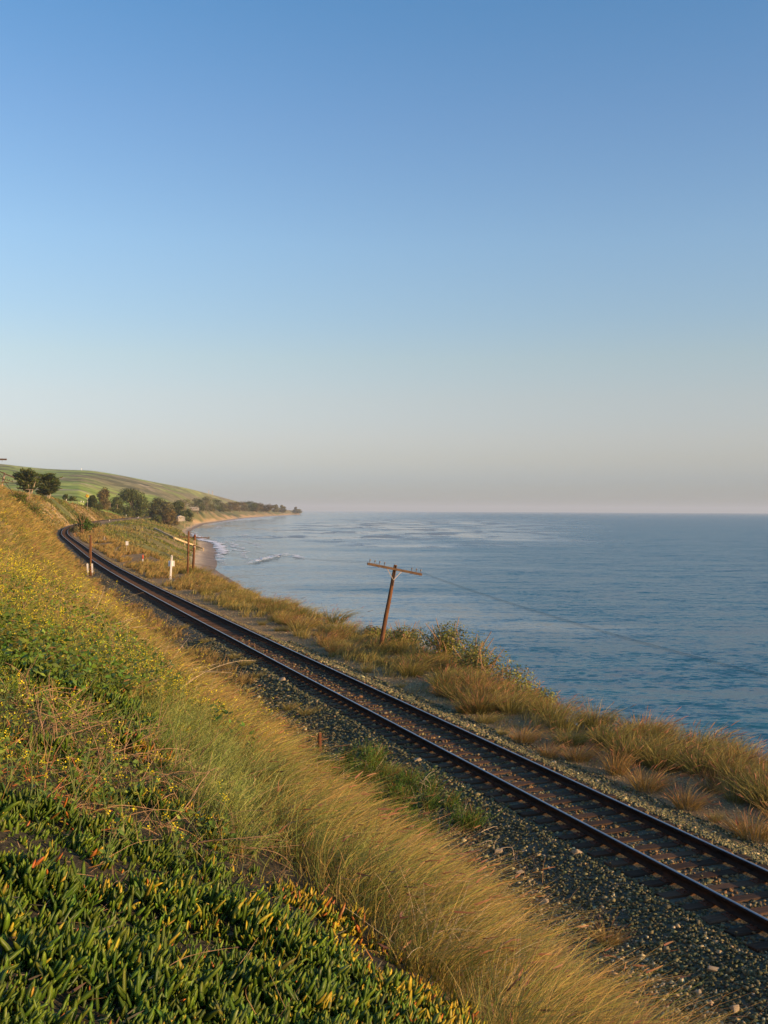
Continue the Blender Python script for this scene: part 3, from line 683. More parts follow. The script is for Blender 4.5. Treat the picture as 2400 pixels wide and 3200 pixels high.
# ------------------------------------------------------------------ mustard in flower
def flower_heads(P, n_per, size, rad, rng):
    m = len(P)*n_per; B = np.repeat(P, n_per, 0)+rng.normal(0, 1, (m, 3))*np.repeat(rad, n_per)[:, None]
    return leaves(B, up_rand(m, .8, rng), np.repeat(size, n_per)*rng.uniform(.7, 1.3, m), vary((.78, .66, .03), m, .12, rng), rng, .9, .3)
def mustard(A, P, H, rng, wk):
    n = len(P); per = 5; m = n*per; B = np.repeat(P, per, 0); D = np.repeat(P[:, 1], per)
    U = up_rand(m, .35, rng, np.array([.12, .05, 0])); Wb = rng.normal(0, .16, (m, 3))+WIND*.12; L = np.repeat(H, per)*rng.uniform(.55, 1.1, m)
    A.add(*blades(B, U, Wb, L, np.maximum(.004, D*wk), vary((.16, .19, .05), m, .2, rng), vary((.24, .24, .06), m, .2, rng), 3, rng, .4))
    tip = B+L[:, None]*(U*.7+Wb)
    A.add(*flower_heads(tip, 6, np.maximum(.016, D*.00105), np.maximum(.018, D*.0012), rng))
    q = m*3; u = rng.uniform(.05, .7, q)[:, None]; BB = np.repeat(B, 3, 0); UU = np.repeat(U, 3, 0); LL = np.repeat(L, 3)[:, None]
    A.add(*leaves(BB+LL*UU*u*.8+rng.normal(0, .03, (q, 3)), up_rand(q, .7, rng), np.maximum(.045, np.repeat(D, 3)*.0016)*rng.uniform(.6, 1.3, q), vary((.13, .19, .04), q, .25, rng), rng, .45))
def build_mustard_mass():
    rng = np.random.default_rng(8); A = Acc()
    t, d = area_td(1150, 17.0, 40, -14.5, -7.8, 1.6, rng); P = pos_td(t, d); ok = fbm(P[:, 0]*.33, P[:, 1]*.2+2, 3) > .45; P = P[ok]
    mustard(A, P, rng.uniform(.7, 1.3, len(P)), rng, .0003)
    t, d = area_td(36, 50, 160, -14, -7.5, 1.4, rng); P = pos_td(t, d); ok = fbm(P[:, 0]*.1, P[:, 1]*.06+2, 3) > .48; P = P[ok]
    mustard(A, P, rng.uniform(.8, 1.4, len(P)), rng, .0003)
    q = 15000; t, d = area_td(q, 15.0, 34, -13.5, -8.6, 1.5, rng); P = pos_td(t, d); P[:, 2] += rng.uniform(.05, .62, q); ok = fbm(P[:, 0]*.5+9, P[:, 1]*.35, 3) > .42; P = P[ok]; q = len(P)
    A.add(*leaves(P, up_rand(q, .7, rng), rng.uniform(.045, .11, q)*np.maximum(1, P[:, 1]/27), vary(pick([(.12, .225, .03), (.18, .24, .045), (.09, .15, .03)], [2, 2, 1], q, rng), q, .22, rng), rng, .5))
    tag(A.build('wild_mustard', M_leaf), 'drift of yellow flowering wild mustard on the grassy bank at the left', 'wild mustard', None, 'stuff')
    # low yellow-flowered bush at the edge of the bank
    A = Acc(); base = pos_td(np.array([20.5]), np.array([-8.3]))[0]
    P = pos_td(rng.uniform(17.6, 22.5, 130), rng.normal(-8.35, .30, 130)); n = len(P)
    k = 12; m = n*k; B = np.repeat(P, k, 0)+rng.normal(0, .08, (m, 3))*np.array([1, 1, .2]); U = up_rand(m, .55, rng, np.array([.2, 0, 0])); L = rng.uniform(.25, .55, m)
    A.add(*blades(B, U, rng.normal(0, .12, (m, 3)), L, np.full(m, .009), vary((.14, .17, .04), m, .2, rng), vary((.25, .25, .05), m, .2, rng), 2, rng))
    tp = B+L[:, None]*U*.75; sel = rng.random(m) < .40; A.add(*flower_heads(tp[sel], 3, np.full(sel.sum(), .020), np.full(sel.sum(), .02), rng))
    o = A.build('flowering_bush', M_leaf); tag(o, 'low bush with orange yellow flowers on the brow of the grassy bank', 'bush')
    # single mustard plants standing in the ice plant, close enough to see their stems
    plants = [((90, 2480), 'tall mustard plant with yellow flowers at the left edge above dry reddish leaves', .55), ((235, 2440), 'mustard plant with bright yellow heads rising from the ice plant left of dead twigs', .60),
              ((345, 2420), 'bushiest yellow mustard plant between ice plant and dead twigs', .62), ((640, 2560), 'lone mustard stem with yellow heads standing over the feathery green bush', .55),
              ((560, 2640), 'mustard stem with small yellow flowers growing out of the dead twigs', .5), ((330, 2640), 'thin mustard stem leaning over the brown dead leaves', .5),
              ((20, 2420), 'mustard stem with yellow flowers cut by the left edge of the picture', .5), ((470, 2470), 'short mustard plant with one yellow head in front of the grey litter', .42)]
    for (px, py), lab, H in plants:
        b = pix(px, py+60, zoff=.0); e = empty('mustard_plant', b, lab, 'wildflower', 'single mustard plants in the foreground')
        r2 = np.random.default_rng(px); n = 5; A = Acc(); U = up_rand(n, .32, r2, np.array([.1, .05, 0])); L = H*r2.uniform(.6, 1.1, n); Wb = r2.normal(0, .1, (n, 3))
        s = MB(); tips = []
        for i in range(n):
            pts = [Vector(L[i]*(U[i]*(q-.3*q*q)+Wb[i]*q*q)) for q in (0, .35, .7, 1)]; s.tube(pts, [.004, .0035, .003, .002], 5); tips.append(pts[-1])
        s.build('stem', M_stem, e)
        A = Acc(); q = 22; u = r2.uniform(.05, .75, q); ii = r2.integers(0, n, q)
        A.add(*leaves(U[ii]*(L[ii]*u)[:, None]*.8+r2.normal(0, .02, (q, 3)), up_rand(q, .7, r2), r2.uniform(.03, .085, q), vary((.12, .19, .04), q, .2, r2), r2, .5)); A.build('leaves', M_leaf, e)
        for tp in tips:
            A = Acc(); A.add(*leaves(np.array(tp)+r2.normal(0, .013, (16, 3)), up_rand(16, .8, r2), r2.uniform(.010, .018, 16), vary((.80, .66, .03), 16, .1, r2), r2, .9)); A.build('flower_head', M_leaf, e)
M_stem = mat_plain('green_stem', (.16, .20, .06), .6, .3, 0, .2, 8)
build_mustard_mass()

# ------------------------------------------------------------------ feathery green bushes, dead twigs, weeds
def feathery(name, label, spots, H, cols, seed, per=90, wd=.0045, group=None, lean=(.35, .1, 0)):
    rng = np.random.default_rng(seed); A = Acc(); P = np.array(spots, float); c = P.mean(0); n = len(P); m = n*per
    B = np.repeat(P-c, per, 0)+rng.normal(0, .10, (m, 3))*np.array([1, 1, .15]); U = up_rand(m, .5, rng, np.array(lean)); L = H*rng.uniform(.45, 1.1, m); Wb = rng.normal(0, .18, (m, 3))+WIND*.2
    w = np.maximum(wd, c[1]*.00035)*rng.uniform(.7, 1.3, m)
    col = vary(pick(cols, [3, 2, 1][:len(cols)], m, rng), m, .2, rng)
    A.add(*blades(B, U, Wb, L, w, col*.75, col, 3, rng))
    k = 5; u = rng.uniform(.35, 1, (m, k)); Q = (B[:, None]+L[:, None, None]*(U[:, None]*(u-.3*u*u)[..., None]+Wb[:, None]*(u*u)[..., None])).reshape(-1, 3); q = len(Q)
    A.add(*blades(Q, nrm(np.repeat(nrm(U+Wb), k, 0)+rng.normal(0, .6, (q, 3))), rng.normal(0, .15, (q, 3)), rng.uniform(.025, .06, q)*max(1, c[1]/14), np.maximum(.0035, np.full(q, c[1]*.0003)), np.repeat(col, k, 0), np.repeat(col, k, 0)*1.25, 2, rng))
    e = empty(name, c, label, 'bush', group); A.build('foliage', M_leaf, e)
    s = MB(); rr = random.Random(seed)
    for i in range(9):
        p = P[rr.randrange(n)]-c; s.tube([Vector(p), Vector(p)+Vector((rr.uniform(-.1, .2), rr.uniform(-.1, .1), H*.4)), Vector(p)+Vector((rr.uniform(-.1, .4), rr.uniform(-.2, .2), H*.75))], [.007, .005, .003], 5)
    s.build('stem', M_twig, e); return e
def spots_td(n, t0, t1, d0, d1, seed):
    r = np.random.default_rng(seed); return pos_td(r.uniform(t0, t1, n), r.uniform(d0, d1, n))
SAGE = [(.25, .29, .085), (.33, .33, .12), (.17, .23, .055)]
feathery('sagebrush', 'feathery grey green bush spilling over the ice plant beside the dead twigs', spots_td(48, 11.3, 15.0, -10.2, -8.7, 1), .50, SAGE, 31, 120)
feathery('sagebrush', 'green feathery bush higher up the bank, above the dead twigs', spots_td(34, 14.0, 17.6, -10.0, -8.7, 2), .52, SAGE, 32, 110)
feathery('sagebrush', 'small green bush at the foot of the grass by the gravel in the lower right', spots_td(14, 15.6, 17.4, -4.9, -3.9, 3), .40, [(.12, .19, .04), (.20, .24, .06)], 33, 70, .005, None, (.1, 0, 0))
feathery('sagebrush', 'green bush at the bottom edge where the grass meets the gravel', spots_td(10, 13.9, 14.9, -4.6, -3.8, 4), .42, [(.15, .21, .045), (.22, .25, .07)], 34, 70, .005, None, (.1, 0, 0))
feathery('green_weed', 'dense bright green weed with reddish tips beside the dark ballast', spots_td(60, 22.2, 28.6, -4.4, -2.2, 5), .66, [(.09, .17, .025), (.14, .21, .035), (.24, .12, .04)], 35, 80, .007, None, (.15, 0, .2))
def build_weeds():
    rng = np.random.default_rng(91); A = Acc(); q = 9000; t, d = area_td(q, 10.8, 15.6, -12.8, -9.6, 1.2, rng); P = pos_td(t, d); ok = fbm(P[:, 0]*1.4+4, P[:, 1]*1.1, 3) > .47; P = P[ok]; q = len(P); P[:, 2] += rng.uniform(.02, .22, q)
    A.add(*leaves(P, up_rand(q, .7, rng), rng.uniform(.025, .075, q), vary(pick([(.13, .20, .035), (.19, .25, .05), (.09, .15, .03)], [2, 2, 1], q, rng), q, .22, rng), rng, .5))
    m = 2600; t, d = area_td(m, 10.8, 15.6, -12.8, -9.4, 1.2, rng); P = pos_td(t, d); col = vary(pick([(.20, .25, .06), (.34, .26, .11), (.26, .17, .08)], [3, 2, 1.5], m, rng), m, .2, rng)
    A.add(*blades(P, up_rand(m, .45, rng), rng.normal(0, .3, (m, 3)), rng.uniform(.12, .42, m), rng.uniform(.003, .006, m), col*.8, col, 3, rng))
    mustard(A, pos_td(rng.uniform(11.5, 15.5, 34), rng.uniform(-12.4, -10.6, 34)), rng.uniform(.3, .5, 34), rng, .0003)
    tag(A.build('green_weeds', M_leaf), 'mixed leafy green weeds and thin dry grass between the two ice plant patches', 'weeds', None, 'stuff')
build_weeds()
def twigs(name, label, cat, spots, n, L0, L1, mat, seed, flat=.5, r0=.004):
    rr = random.Random(seed); P = np.array(spots, float); c = Vector(P.mean(0)); s = MB()
    for i in range(n):
        p = Vector(P[rr.randrange(len(P))])-c; d = Vector((rr.gauss(.25, .8), rr.gauss(.1, .8), abs(rr.gauss(flat, .35)))).normalized(); L = rr.uniform(L0, L1); pts = [p]; q = p
        cu = Vector((rr.gauss(0, .10), rr.gauss(0, .10), rr.gauss(-.08, .08)))
        for k in range(8): d = (d+cu+Vector((rr.gauss(0, .06), rr.gauss(0, .06), rr.gauss(0, .06)))).normalized(); q = q+d*L/8; pts.append(q)
        r = r0*rr.uniform(.6, 1.5); s.tube(pts, [r*(1-.085*k) for k in range(9)], 5)
        if rr.random() < .6:
            a = pts[4]; d2 = (d+Vector((rr.gauss(0, .6), rr.gauss(0, .6), rr.gauss(.2, .4)))).normalized(); s.tube([a, a+d2*L*.25, a+d2*L*.4], [r*.6, r*.4, r*.25], 4)
    o = link(name, s.mesh(name, mat), None); o.location = c; return tag(o, label, cat, None, 'stuff')
twigs('dead_brush', 'tangle of dry orange brown twigs and stalks lying in the ice plant', 'dead brush', spots_td(110, 11.2, 14.6, -11.6, -9.8, 6), 420, .25, .8, M_twig, 1, .35)
twigs('dead_brush', 'clump of red brown withered leaves and stalks at the left edge', 'dead brush', spots_td(50, 10.9, 12.8, -12.0, -11.0, 7), 150, .10, .30, mat_plain('red_dead_leaf', (.36, .13, .05), .8, .1, 0, .4, 15), 2, .5, .006)
twigs('dead_brush', 'thin pale dry stalks arching over the ice plant along the bottom edge', 'dead brush', spots_td(26, 7.9, 11.0, -11.7, -10.4, 8), 30, .25, .62, M_twig, 3, .35, .0020)
twigs('dead_brush', 'pale bare twigs poking from the green weed onto the ballast', 'dead brush', spots_td(40, 20.5, 27.5, -3.0, -2.2, 9), 70, .25, .75, M_ptwig, 4, .5, .006)
twigs('dead_brush', 'brown mat of dry stems between the tall grass and the ballast', 'dead brush', spots_td(80, 18.0, 23.0, -3.5, -2.5, 10), 200, .15, .5, M_twig, 5, .25, .005)
twigs('dead_brush', 'long pale stalks leaning out of the mustard toward the rails', 'dead brush', spots_td(40, 19, 40, -9.8, -8.4, 11), 60, .6, 1.7, M_ptwig, 6, .7, .005)
twigs('dead_brush', 'brown dry stems standing through the yellow mustard on the left bank', 'dead brush', spots_td(120, 18, 34, -12.5, -8.6, 13), 260, .4, 1.1, M_twig, 8, 1.1, .006)
twigs('dead_stalks', 'scattered bent straw stalks poking above the tall tan grass', 'dead stalks', spots_td(150, 9.5, 24, -8.6, -5.4, 15), 170, .5, 1.15, M_ptwig, 9, 1.0, .0026)
twigs('dead_stalks', 'upright pale straw stalks standing where ice plant meets the tall grass', 'dead stalks', spots_td(20, 10.0, 11.0, -8.95, -8.55, 12), 60, .45, .85, M_ptwig, 7, 1.6, .0022)

# ------------------------------------------------------------------ ballast stones
def build_ballast():
    rng = np.random.default_rng(14); A = Acc(); n = 78000
    t, d = area_td(n, 12.5, 52, -3.5, 2.9, 1.7, rng)
    keep = (np.abs(d) > 1.28) | (rng.random(n) < .5); t, d = t[keep], d[keep]
    keep = (d > -3.2) | (rng.random(len(t)) < .45); t, d = t[keep], d[keep]; n = len(t)
    P = pos_td(t, d); P[:, 2] += rng.uniform(-.012, .022, n)
    ph = ((t-12.0)/.505+.5) % 1-.5; ontie = (np.abs(ph) < .26) & (np.abs(d) < 1.33)
    keep = ~ontie | (rng.random(n) < .018); P[ontie, 2] += .045; P, t, d = P[keep], t[keep], d[keep]; n = len(P)
    rl = np.abs(np.abs(d)-.7525) < .14; P, t, d = P[~rl], t[~rl], d[~rl]; n = len(P)
    size = np.clip(rng.lognormal(-3.30, .32, n), .020, .10)*np.clip(t/22, 1, 1.9)
    col = pick([(.115, .112, .07), (.165, .155, .095), (.22, .19, .12), (.075, .075, .045), (.38, .30, .20), (.62, .52, .38)], [6, 5, 2.2, 5, .8, .16], n, rng)
    ins = np.abs(d) < 1.3; b = rng.random(n) < .55*ins; col[b] = pick([(.16, .09, .05), (.24, .15, .08)], [1, 1], b.sum(), rng)
    e = (d < -2.6) & (rng.random(n) < .5); col[e] = pick([(.34, .26, .16), (.48, .40, .29)], [2, 1], e.sum(), rng)
    A.add(*stones(P, size, vary(col, n, .15, rng), rng))
    q = 11000; t, d = area_td(q, 50, 140, -3.4, 2.6, 1.5, rng); P = pos_td(t, d); k = (np.abs(d) > 1.3); P, t, d = P[k], t[k], d[k]; q = len(P)
    col = pick([(.16, .135, .085), (.22, .17, .10), (.11, .095, .06), (.32, .24, .14)], [4, 3, 4, 1], q, rng); A.add(*stones(P, rng.uniform(.035, .075, q)*np.clip(t/60, 1, 1.5), vary(col, q, .15, rng), rng))
    tag(A.build('ballast_stones', M_stone), 'grey green crushed stone ballast with paler pieces beside and between the rails', 'ballast', None, 'stuff')
    A = Acc(); n = 24000; t, d = area_td(n, 16, 90, 2.7, 7.0, 1.7, rng); P = pos_td(t, d); P[:, 2] += .002
    col = pick([(.34, .26, .16), (.22, .19, .14), (.50, .42, .31), (.15, .14, .12)], [4, 3, 1.2, 2], n, rng)
    A.add(*stones(P, rng.uniform(.012, .036, n)*np.clip(t/26, .9, 1.5), vary(col, n, .2, rng), rng))
    tag(A.build('gravel', M_stone), 'tan gravel scattered over the dirt verge on the sea side of the track', 'gravel', None, 'stuff')
    rocks = [((1308, 2378), 'pale angular rock on the near ballast shoulder, below the middle of the picture', .16), ((975, 2143), 'pale stone lying on a sleeper end beside the near rail', .14), ((1130, 2197), 'small pale stone lying against the near rail', .10), ((1330, 2258), 'pale stone between the rails in mid track', .10),
             ((1810, 2672), 'tan flat rock beside the sleeper ends', .13), ((1565, 2668), 'orange tinted rock near the edge of the tall grass', .12), ((2238, 3040), 'tan rock on the dark ballast in the lower right corner', .12), ((2300, 3165), 'pale rock at the bottom right edge', .13),
             ((1525, 2746), 'round pale rock at the foot of the tall grass', .12), ((1630, 2733), 'long pale rock lying on the gravel beside the tall grass', .12), ((1710, 2825), 'tan rock half sunk in the gravel', .13), ((885, 2130), 'tan rock between dry tufts on the upper ballast', .22)]
    rng2 = np.random.default_rng(2)
    for (px, py), lab, s in rocks:
        b = pix(px, py); V, F, C = stones(np.zeros((1, 3)), np.array([s]), np.array([(.36, .275, .17)]), rng2, .7)
        o = link('rock', np_mesh('rock', V, [F], M_stone, C)); o.location = b+Vector((0, 0, s*.2))
        bv = o.modifiers.new('bevel', 'BEVEL'); bv.width = s*.12; bv.segments = 2
        tag(o, lab, 'rock', 'pale rocks lying on the ballast')
build_ballast()

# ------------------------------------------------------------------ grass tufts on the sea side of the track (each a thing)
def tuft_mesh(seed, n, H, rad, tips, base, red, wid, lean=.28):
    rng = np.random.default_rng(seed); A = Acc(); ang = rng.uniform(0, 2*PI, n); rr = rad*.55*np.sqrt(rng.random(n)); out = np.stack([np.cos(ang), np.sin(ang), 0*ang], -1)
    B = out*rr[:, None]; B[:, 2] -= .03; U = nrm(up_rand(n, .16, rng)+out*(rr/rad)[:, None]*.9)
    Wb = WIND[None]*lean*rng.uniform(.5, 1.3, (n, 1))+out*(.10+.5*rr/rad)[:, None]+np.array([0, 0, -.10])+rng.normal(0, .07, (n, 3)); L = H*rng.uniform(.5, 1.15, n)
    ct = vary(pick(tips[0], tips[1], n, rng), n, .16, rng); cb = vary(base, n, .2, rng)
    A.add(*blades(B, U, Wb, L, wid*rng.uniform(.6, 1.3, n), cb, ct, 3, rng))
    sm = None
    if red:
        k = rng.random(n) < red; q = k.sum(); tip = B[k]+L[k][:, None]*(U[k]*.7+Wb[k]); dr = nrm(U[k]*.7+Wb[k]*1.6)
        A.add(*blades(tip-dr*.06, dr, WIND[None]*.15+rng.normal(0, .05, (q, 3)), rng.uniform(.14, .26, q), np.full(q, wid*1.6), vary((.26, .09, .06), q, .25, rng), vary((.42, .20, .13), q, .25, rng), 3, rng, .3))
    me = A.mesh('grass_tuft', M_grass)
    return me, sm
GOLD = ([(.48, .37, .14), (.40, .31, .11), (.30, .27, .09)], [4, 3, 3]); GRN = ([(.34, .28, .09), (.25, .23, .07), (.46, .34, .12)], [3, 3, 3]); RUS = ([(.44, .24, .10), (.50, .33, .13), (.34, .17, .09)], [3, 3, 2])
gold = [tuft_mesh(100+i, 280, .78, .42, GOLD, (.20, .16, .045), .04, .007) for i in range(4)]
green = [tuft_mesh(120+i, 300, .92, .52, GRN, (.10, .11, .03), .10, .008) for i in range(4)]
rust = [tuft_mesh(140+i, 280, .80, .40, RUS, (.19, .14, .04), .16, .0065, .22) for i in range(3)]
def put_tuft(p, kind, s, label, group, rz=None, seeds=True, sz=1.0):
    me, sm = kind[int(R.integers(len(kind)))]
    o = link('grass_tuft', me); o.location = p; o.rotation_euler = (0, 0, R.uniform(-.7, .7) if rz is None else rz); o.scale = (s*R.uniform(.8, 1.25), s*R.uniform(.8, 1.25), s*sz*R.uniform(.8, 1.15))
    tag(o, label, 'grass tuft', group)
    if sm and seeds: link('seed_heads', sm, o)
    return o
NEAR_TUFTS = [((1810, 2380), rust, .95, 'reddish tuft on the gravel edge, first below the dense grass bank'), ((1930, 2420), rust, 1.0, 'wide orange tuft beside the far rail, next to a small thin tuft'), ((2008, 2388), gold, .6, 'thin upright tuft squeezed between two wider orange tufts'),
    ((2027, 2472), rust, 1.0, 'purple brown tuft close to the far rail shoulder'), ((2105, 2400), gold, 1.25, 'tall bright golden tuft in front of the dark grass bank'), ((2153, 2527), rust, 1.0, 'orange tuft alone on dark gravel near the right edge'),
    ((2226, 2479), rust, .72, 'small reddish tuft between the lone orange tuft and the big one at right'), ((2322, 2443), gold, 1.45, 'largest spreading tuft at the right edge below the grass bank'), ((2372, 2622), rust, 1.25, 'orange tuft cut by the right edge, lowest of all the tufts'), ((2238, 2569), gold, .34, 'tiny sparse tuft on dark gravel right of the far rail'),
    ((1448, 2228), gold, .62, 'low golden tuft at the gravel edge in the middle of the right verge'), ((1521, 2262), gold, .78, 'golden tuft alone on bare dirt beside the far rail, right of centre'), ((1640, 2322), rust, 1.0, 'broad orange tuft at the gravel edge right of centre'), ((1720, 2370), rust, .8, 'rust tuft low on the gravel edge at the end of a broad tuft group'), ((1575, 2300), gold, .45, 'small straw tuft on dirt between two golden tufts')]
for (px, py), k, s, lab in NEAR_TUFTS: put_tuft(pix(px, py), k, s*1.2, lab, 'separate tufts on the near right verge')
MID = [((820, 1954), .8), ((936, 1988), 1.0), ((1033, 2007), 1.1), ((1105, 2041), 1.15), ((1148, 2103), .8), ((1206, 2079), .9), ((1250, 2098), .8), ((1317, 2094), 1.15), ((1443, 2180), 1.2), ((1452, 2229), .8), ((1254, 2151), .4), ((989, 1988), .8), ((870, 1973), .6), ((1038, 2055), .5), ((760, 1900), .8)]
for (px, py), s in MID: put_tuft(pix(px, py), gold, s*1.05, 'pale golden tuft in the scattered middle part of the right verge', 'scattered tufts on the middle right verge')
rg = np.random.default_rng(77)
def tuft_band(n, t0, t1, dlo, dhi, kinds, smin, smax, lab, grp, power=1.6, seeds=True):
    t, d = area_td(n, t0, t1, 0, 1, power, rg); lo = np.array([dlo(x) for x in t]); hi = np.array([dhi(x) for x in t]); d = lo+(hi-lo)*d
    for P, tt in zip(pos_td(t, d), t):
        k = kinds[int(rg.integers(len(kinds)))]; put_tuft(Vector(P)-Vector((0, 0, .02)), k, rg.uniform(smin, smax)*(1+max(0, tt-60)*.003), lab, grp, None, seeds and tt < 60)
tuft_band(130, 20.5, 43, lambda t: de_f(t)-2.2-.5*smst(34, 28, t), lambda t: de_f(t)+.6, [green, green, gold, rust], 1.0, 1.4, 'olive tuft with purple tips in the dense grass bank along the bluff edge', 'tufts of the dense bank on the bluff edge', 1.3)
tuft_band(80, 42, 112, lambda t: de_f(t)-2.0, lambda t: de_f(t)+.6, [gold, green, green], 1.0, 1.5, 'straw coloured tuft in the far row along the bluff edge', 'tufts of the far row on the bluff edge', 1.4, False)
tuft_band(60, 45, 125, lambda t: 3.4, lambda t: de_f(t)-1.2, [gold, gold, rust], .9, 1.35, 'golden tuft in the loose belt between track and bluff edge', 'tufts of the loose belt beside the distant track', 1.2, False)
for (px, py), lab in [((570, 1966), 'golden tuft on the land side shoulder, farthest of a loose row left of the track'), ((640, 2012), 'reddish tuft on the land side shoulder below a golden one'), ((732, 2061), 'pale dry tuft on the ballast left of the track in mid picture'), ((768, 2082), 'small upright dry tuft on the ballast, middle of three'), ((806, 2118), 'straw tuft at the lower end of three on the left ballast'),
                      ((906, 2222), 'dry tuft left of a tiny one on the ballast above the rusty post'), ((959, 2236), 'bushy straw tuft on the ballast above the rusty post'), ((1137, 2345), 'tiny dry tuft on the ballast right of the rusty post'), ((1229, 2420), 'straw tuft standing behind the green weed'), ((1906, 2955), 'lone orange tuft on dark ballast in the lower right')]:
    put_tuft(pix(px, py), rust if px > 1900 else gold, .62 if px != 1137 else .3, lab, 'dry tufts on the land side ballast')
# short verge grass farther along both shoulders, too fine to count
def verge_grass():
    rng = np.random.default_rng(61); A = Acc()
    def belt(n, t0, t1, f0, f1, pw, per, Lm, wk, cols):
        t, q = area_td(n, t0, t1, 0, 1, pw, rng); d = f0(t)+(f1(t)-f0(t))*q; P = pos_td(t, d); ok = fbm(P[:, 0]*.25, P[:, 1]*.12, 3) > .40; P = P[ok]; t = t[ok]; m = len(P)*per
        B = np.repeat(P, per, 0)+rng.normal(0, .18, (m, 3))*np.array([1, 1, 0]); tt = np.repeat(t, per)
        col = vary(pick(cols, [3, 3, 2], m, rng), m, .2, rng)
        A.add(*blades(B, up_rand(m, .3, rng), WIND[None]*.3+rng.normal(0, .15, (m, 3)), Lm*rng.uniform(.5, 1.2, m), np.maximum(.004, tt*wk), col*.7, col, 2, rng))
    belt(1300, 85, 420, lambda t: t*0+2.7, lambda t: de_f(t)+1.5, 1.5, 26, .75, .00045, [(.46, .32, .13), (.40, .27, .11), (.30, .24, .09)])
    belt(420, 40, 125, lambda t: t*0+3.3, lambda t: de_f(t)+.4, 1.3, 30, .65, .00038, [(.46, .35, .13), (.36, .29, .10), (.24, .23, .08)])
    belt(70, 22, 42, lambda t: de_f(t)-1.6, lambda t: de_f(t)+.6, 1.2, 60, .8, .0003, [(.40, .30, .10), (.30, .26, .08), (.22, .20, .06)])
    belt(800, 40, 330, lambda t: t*0-3.4, lambda t: t*0-2.3, 1.6, 18, .4, .00045, [(.42, .28, .12), (.36, .24, .11), (.26, .22, .08)])
    belt(260, 24, 60, lambda t: t*0+3.2, lambda t: de_f(t)-1.5, 1.4, 14, .22, .0004, [(.40, .30, .14), (.33, .26, .12), (.20, .20, .07)])
    tag(A.build('verge_grass', M_grass), 'short orange tan grass along the shoulders of the distant track', 'grass', None, 'stuff')
    A = Acc(); n = 42000; t, q = area_td(n, 100, 900, 0, 1, 1.2, rng); d = de_f(t)+1+(dt_f(t)-de_f(t)-2)*q; P = pos_td(t, d)
    g = (fbm(q*dt_f(t)/55+4+P[:, 0]/90, t/11, 3)-.5)*3.2
    ok = fbm(P[:, 0]*.09+2, P[:, 1]*.05, 4) > .36; P, t, d = P[ok], t[ok], d[ok]; n = len(P)
    hue = fbm(P[:, 0]*.05+5, P[:, 1]*.03, 3); col = np.where((hue > .52)[:, None], vary(pick([(.12, .15, .04), (.17, .185, .05)], [1, 1], n, rng), n, .2, rng), vary(pick([(.27, .21, .085), (.21, .19, .065)], [1, 1], n, rng), n, .2, rng))
    P[:, 2] += (fbm(d/55+4+P[:, 0]/90, t/11, 3)-.5)*3.2*smst(11, 18, d)*smst(0, 6, dt_f(t)-d)*smst(100, 200, t)*(d > 11)
    A.add(*blades(P-np.array([0, 0, .1]), up_rand(n, .6, rng), rng.normal(0, .3, (n, 3)), rng.uniform(.4, 1.1, n), np.maximum(.05, t*.0007)*rng.uniform(.6, 1.6, n), col, col, 2, rng, .4))
    n = 26000; t, d = area_td(n, 300, 900, -17, -3.6, 1.2, rng); f = np.interp(t, [0, 480, 620, 830], [1, 1, .72, .12]); P = pos_td(t, d)
    rk = (t > 350) & (t < 440) & (d > -12.5) & (rng.random(n) < .85); ok = (fbm(P[:, 0]*.09+8, P[:, 1]*.05, 4) > .40) & ~rk; P, t = P[ok], t[ok]; n = len(P)
    P[:, 2] += (fbm(t/9+7, d[ok]/60, 3)-.5)*2.2*smst(5, 9, -d[ok])*smst(0, 6, 16+d[ok])*smst(200, 320, t)
    hue = fbm(P[:, 0]*.05+1, P[:, 1]*.03, 3); col = np.where((hue > .5)[:, None], vary((.15, .155, .05), n, .25, rng), vary((.27, .20, .08), n, .25, rng))
    A.add(*blades(P-np.array([0, 0, .1]), up_rand(n, .6, rng), rng.normal(0, .3, (n, 3)), rng.uniform(.4, 1.1, n), np.maximum(.05, t*.0007)*rng.uniform(.6, 1.6, n), col, col, 2, rng, .4))
    tag(A.build('slope_scrub', M_scrub), 'low green and tan scrub covering the slope down to the cove beach', 'scrub', None, 'stuff')
verge_grass()

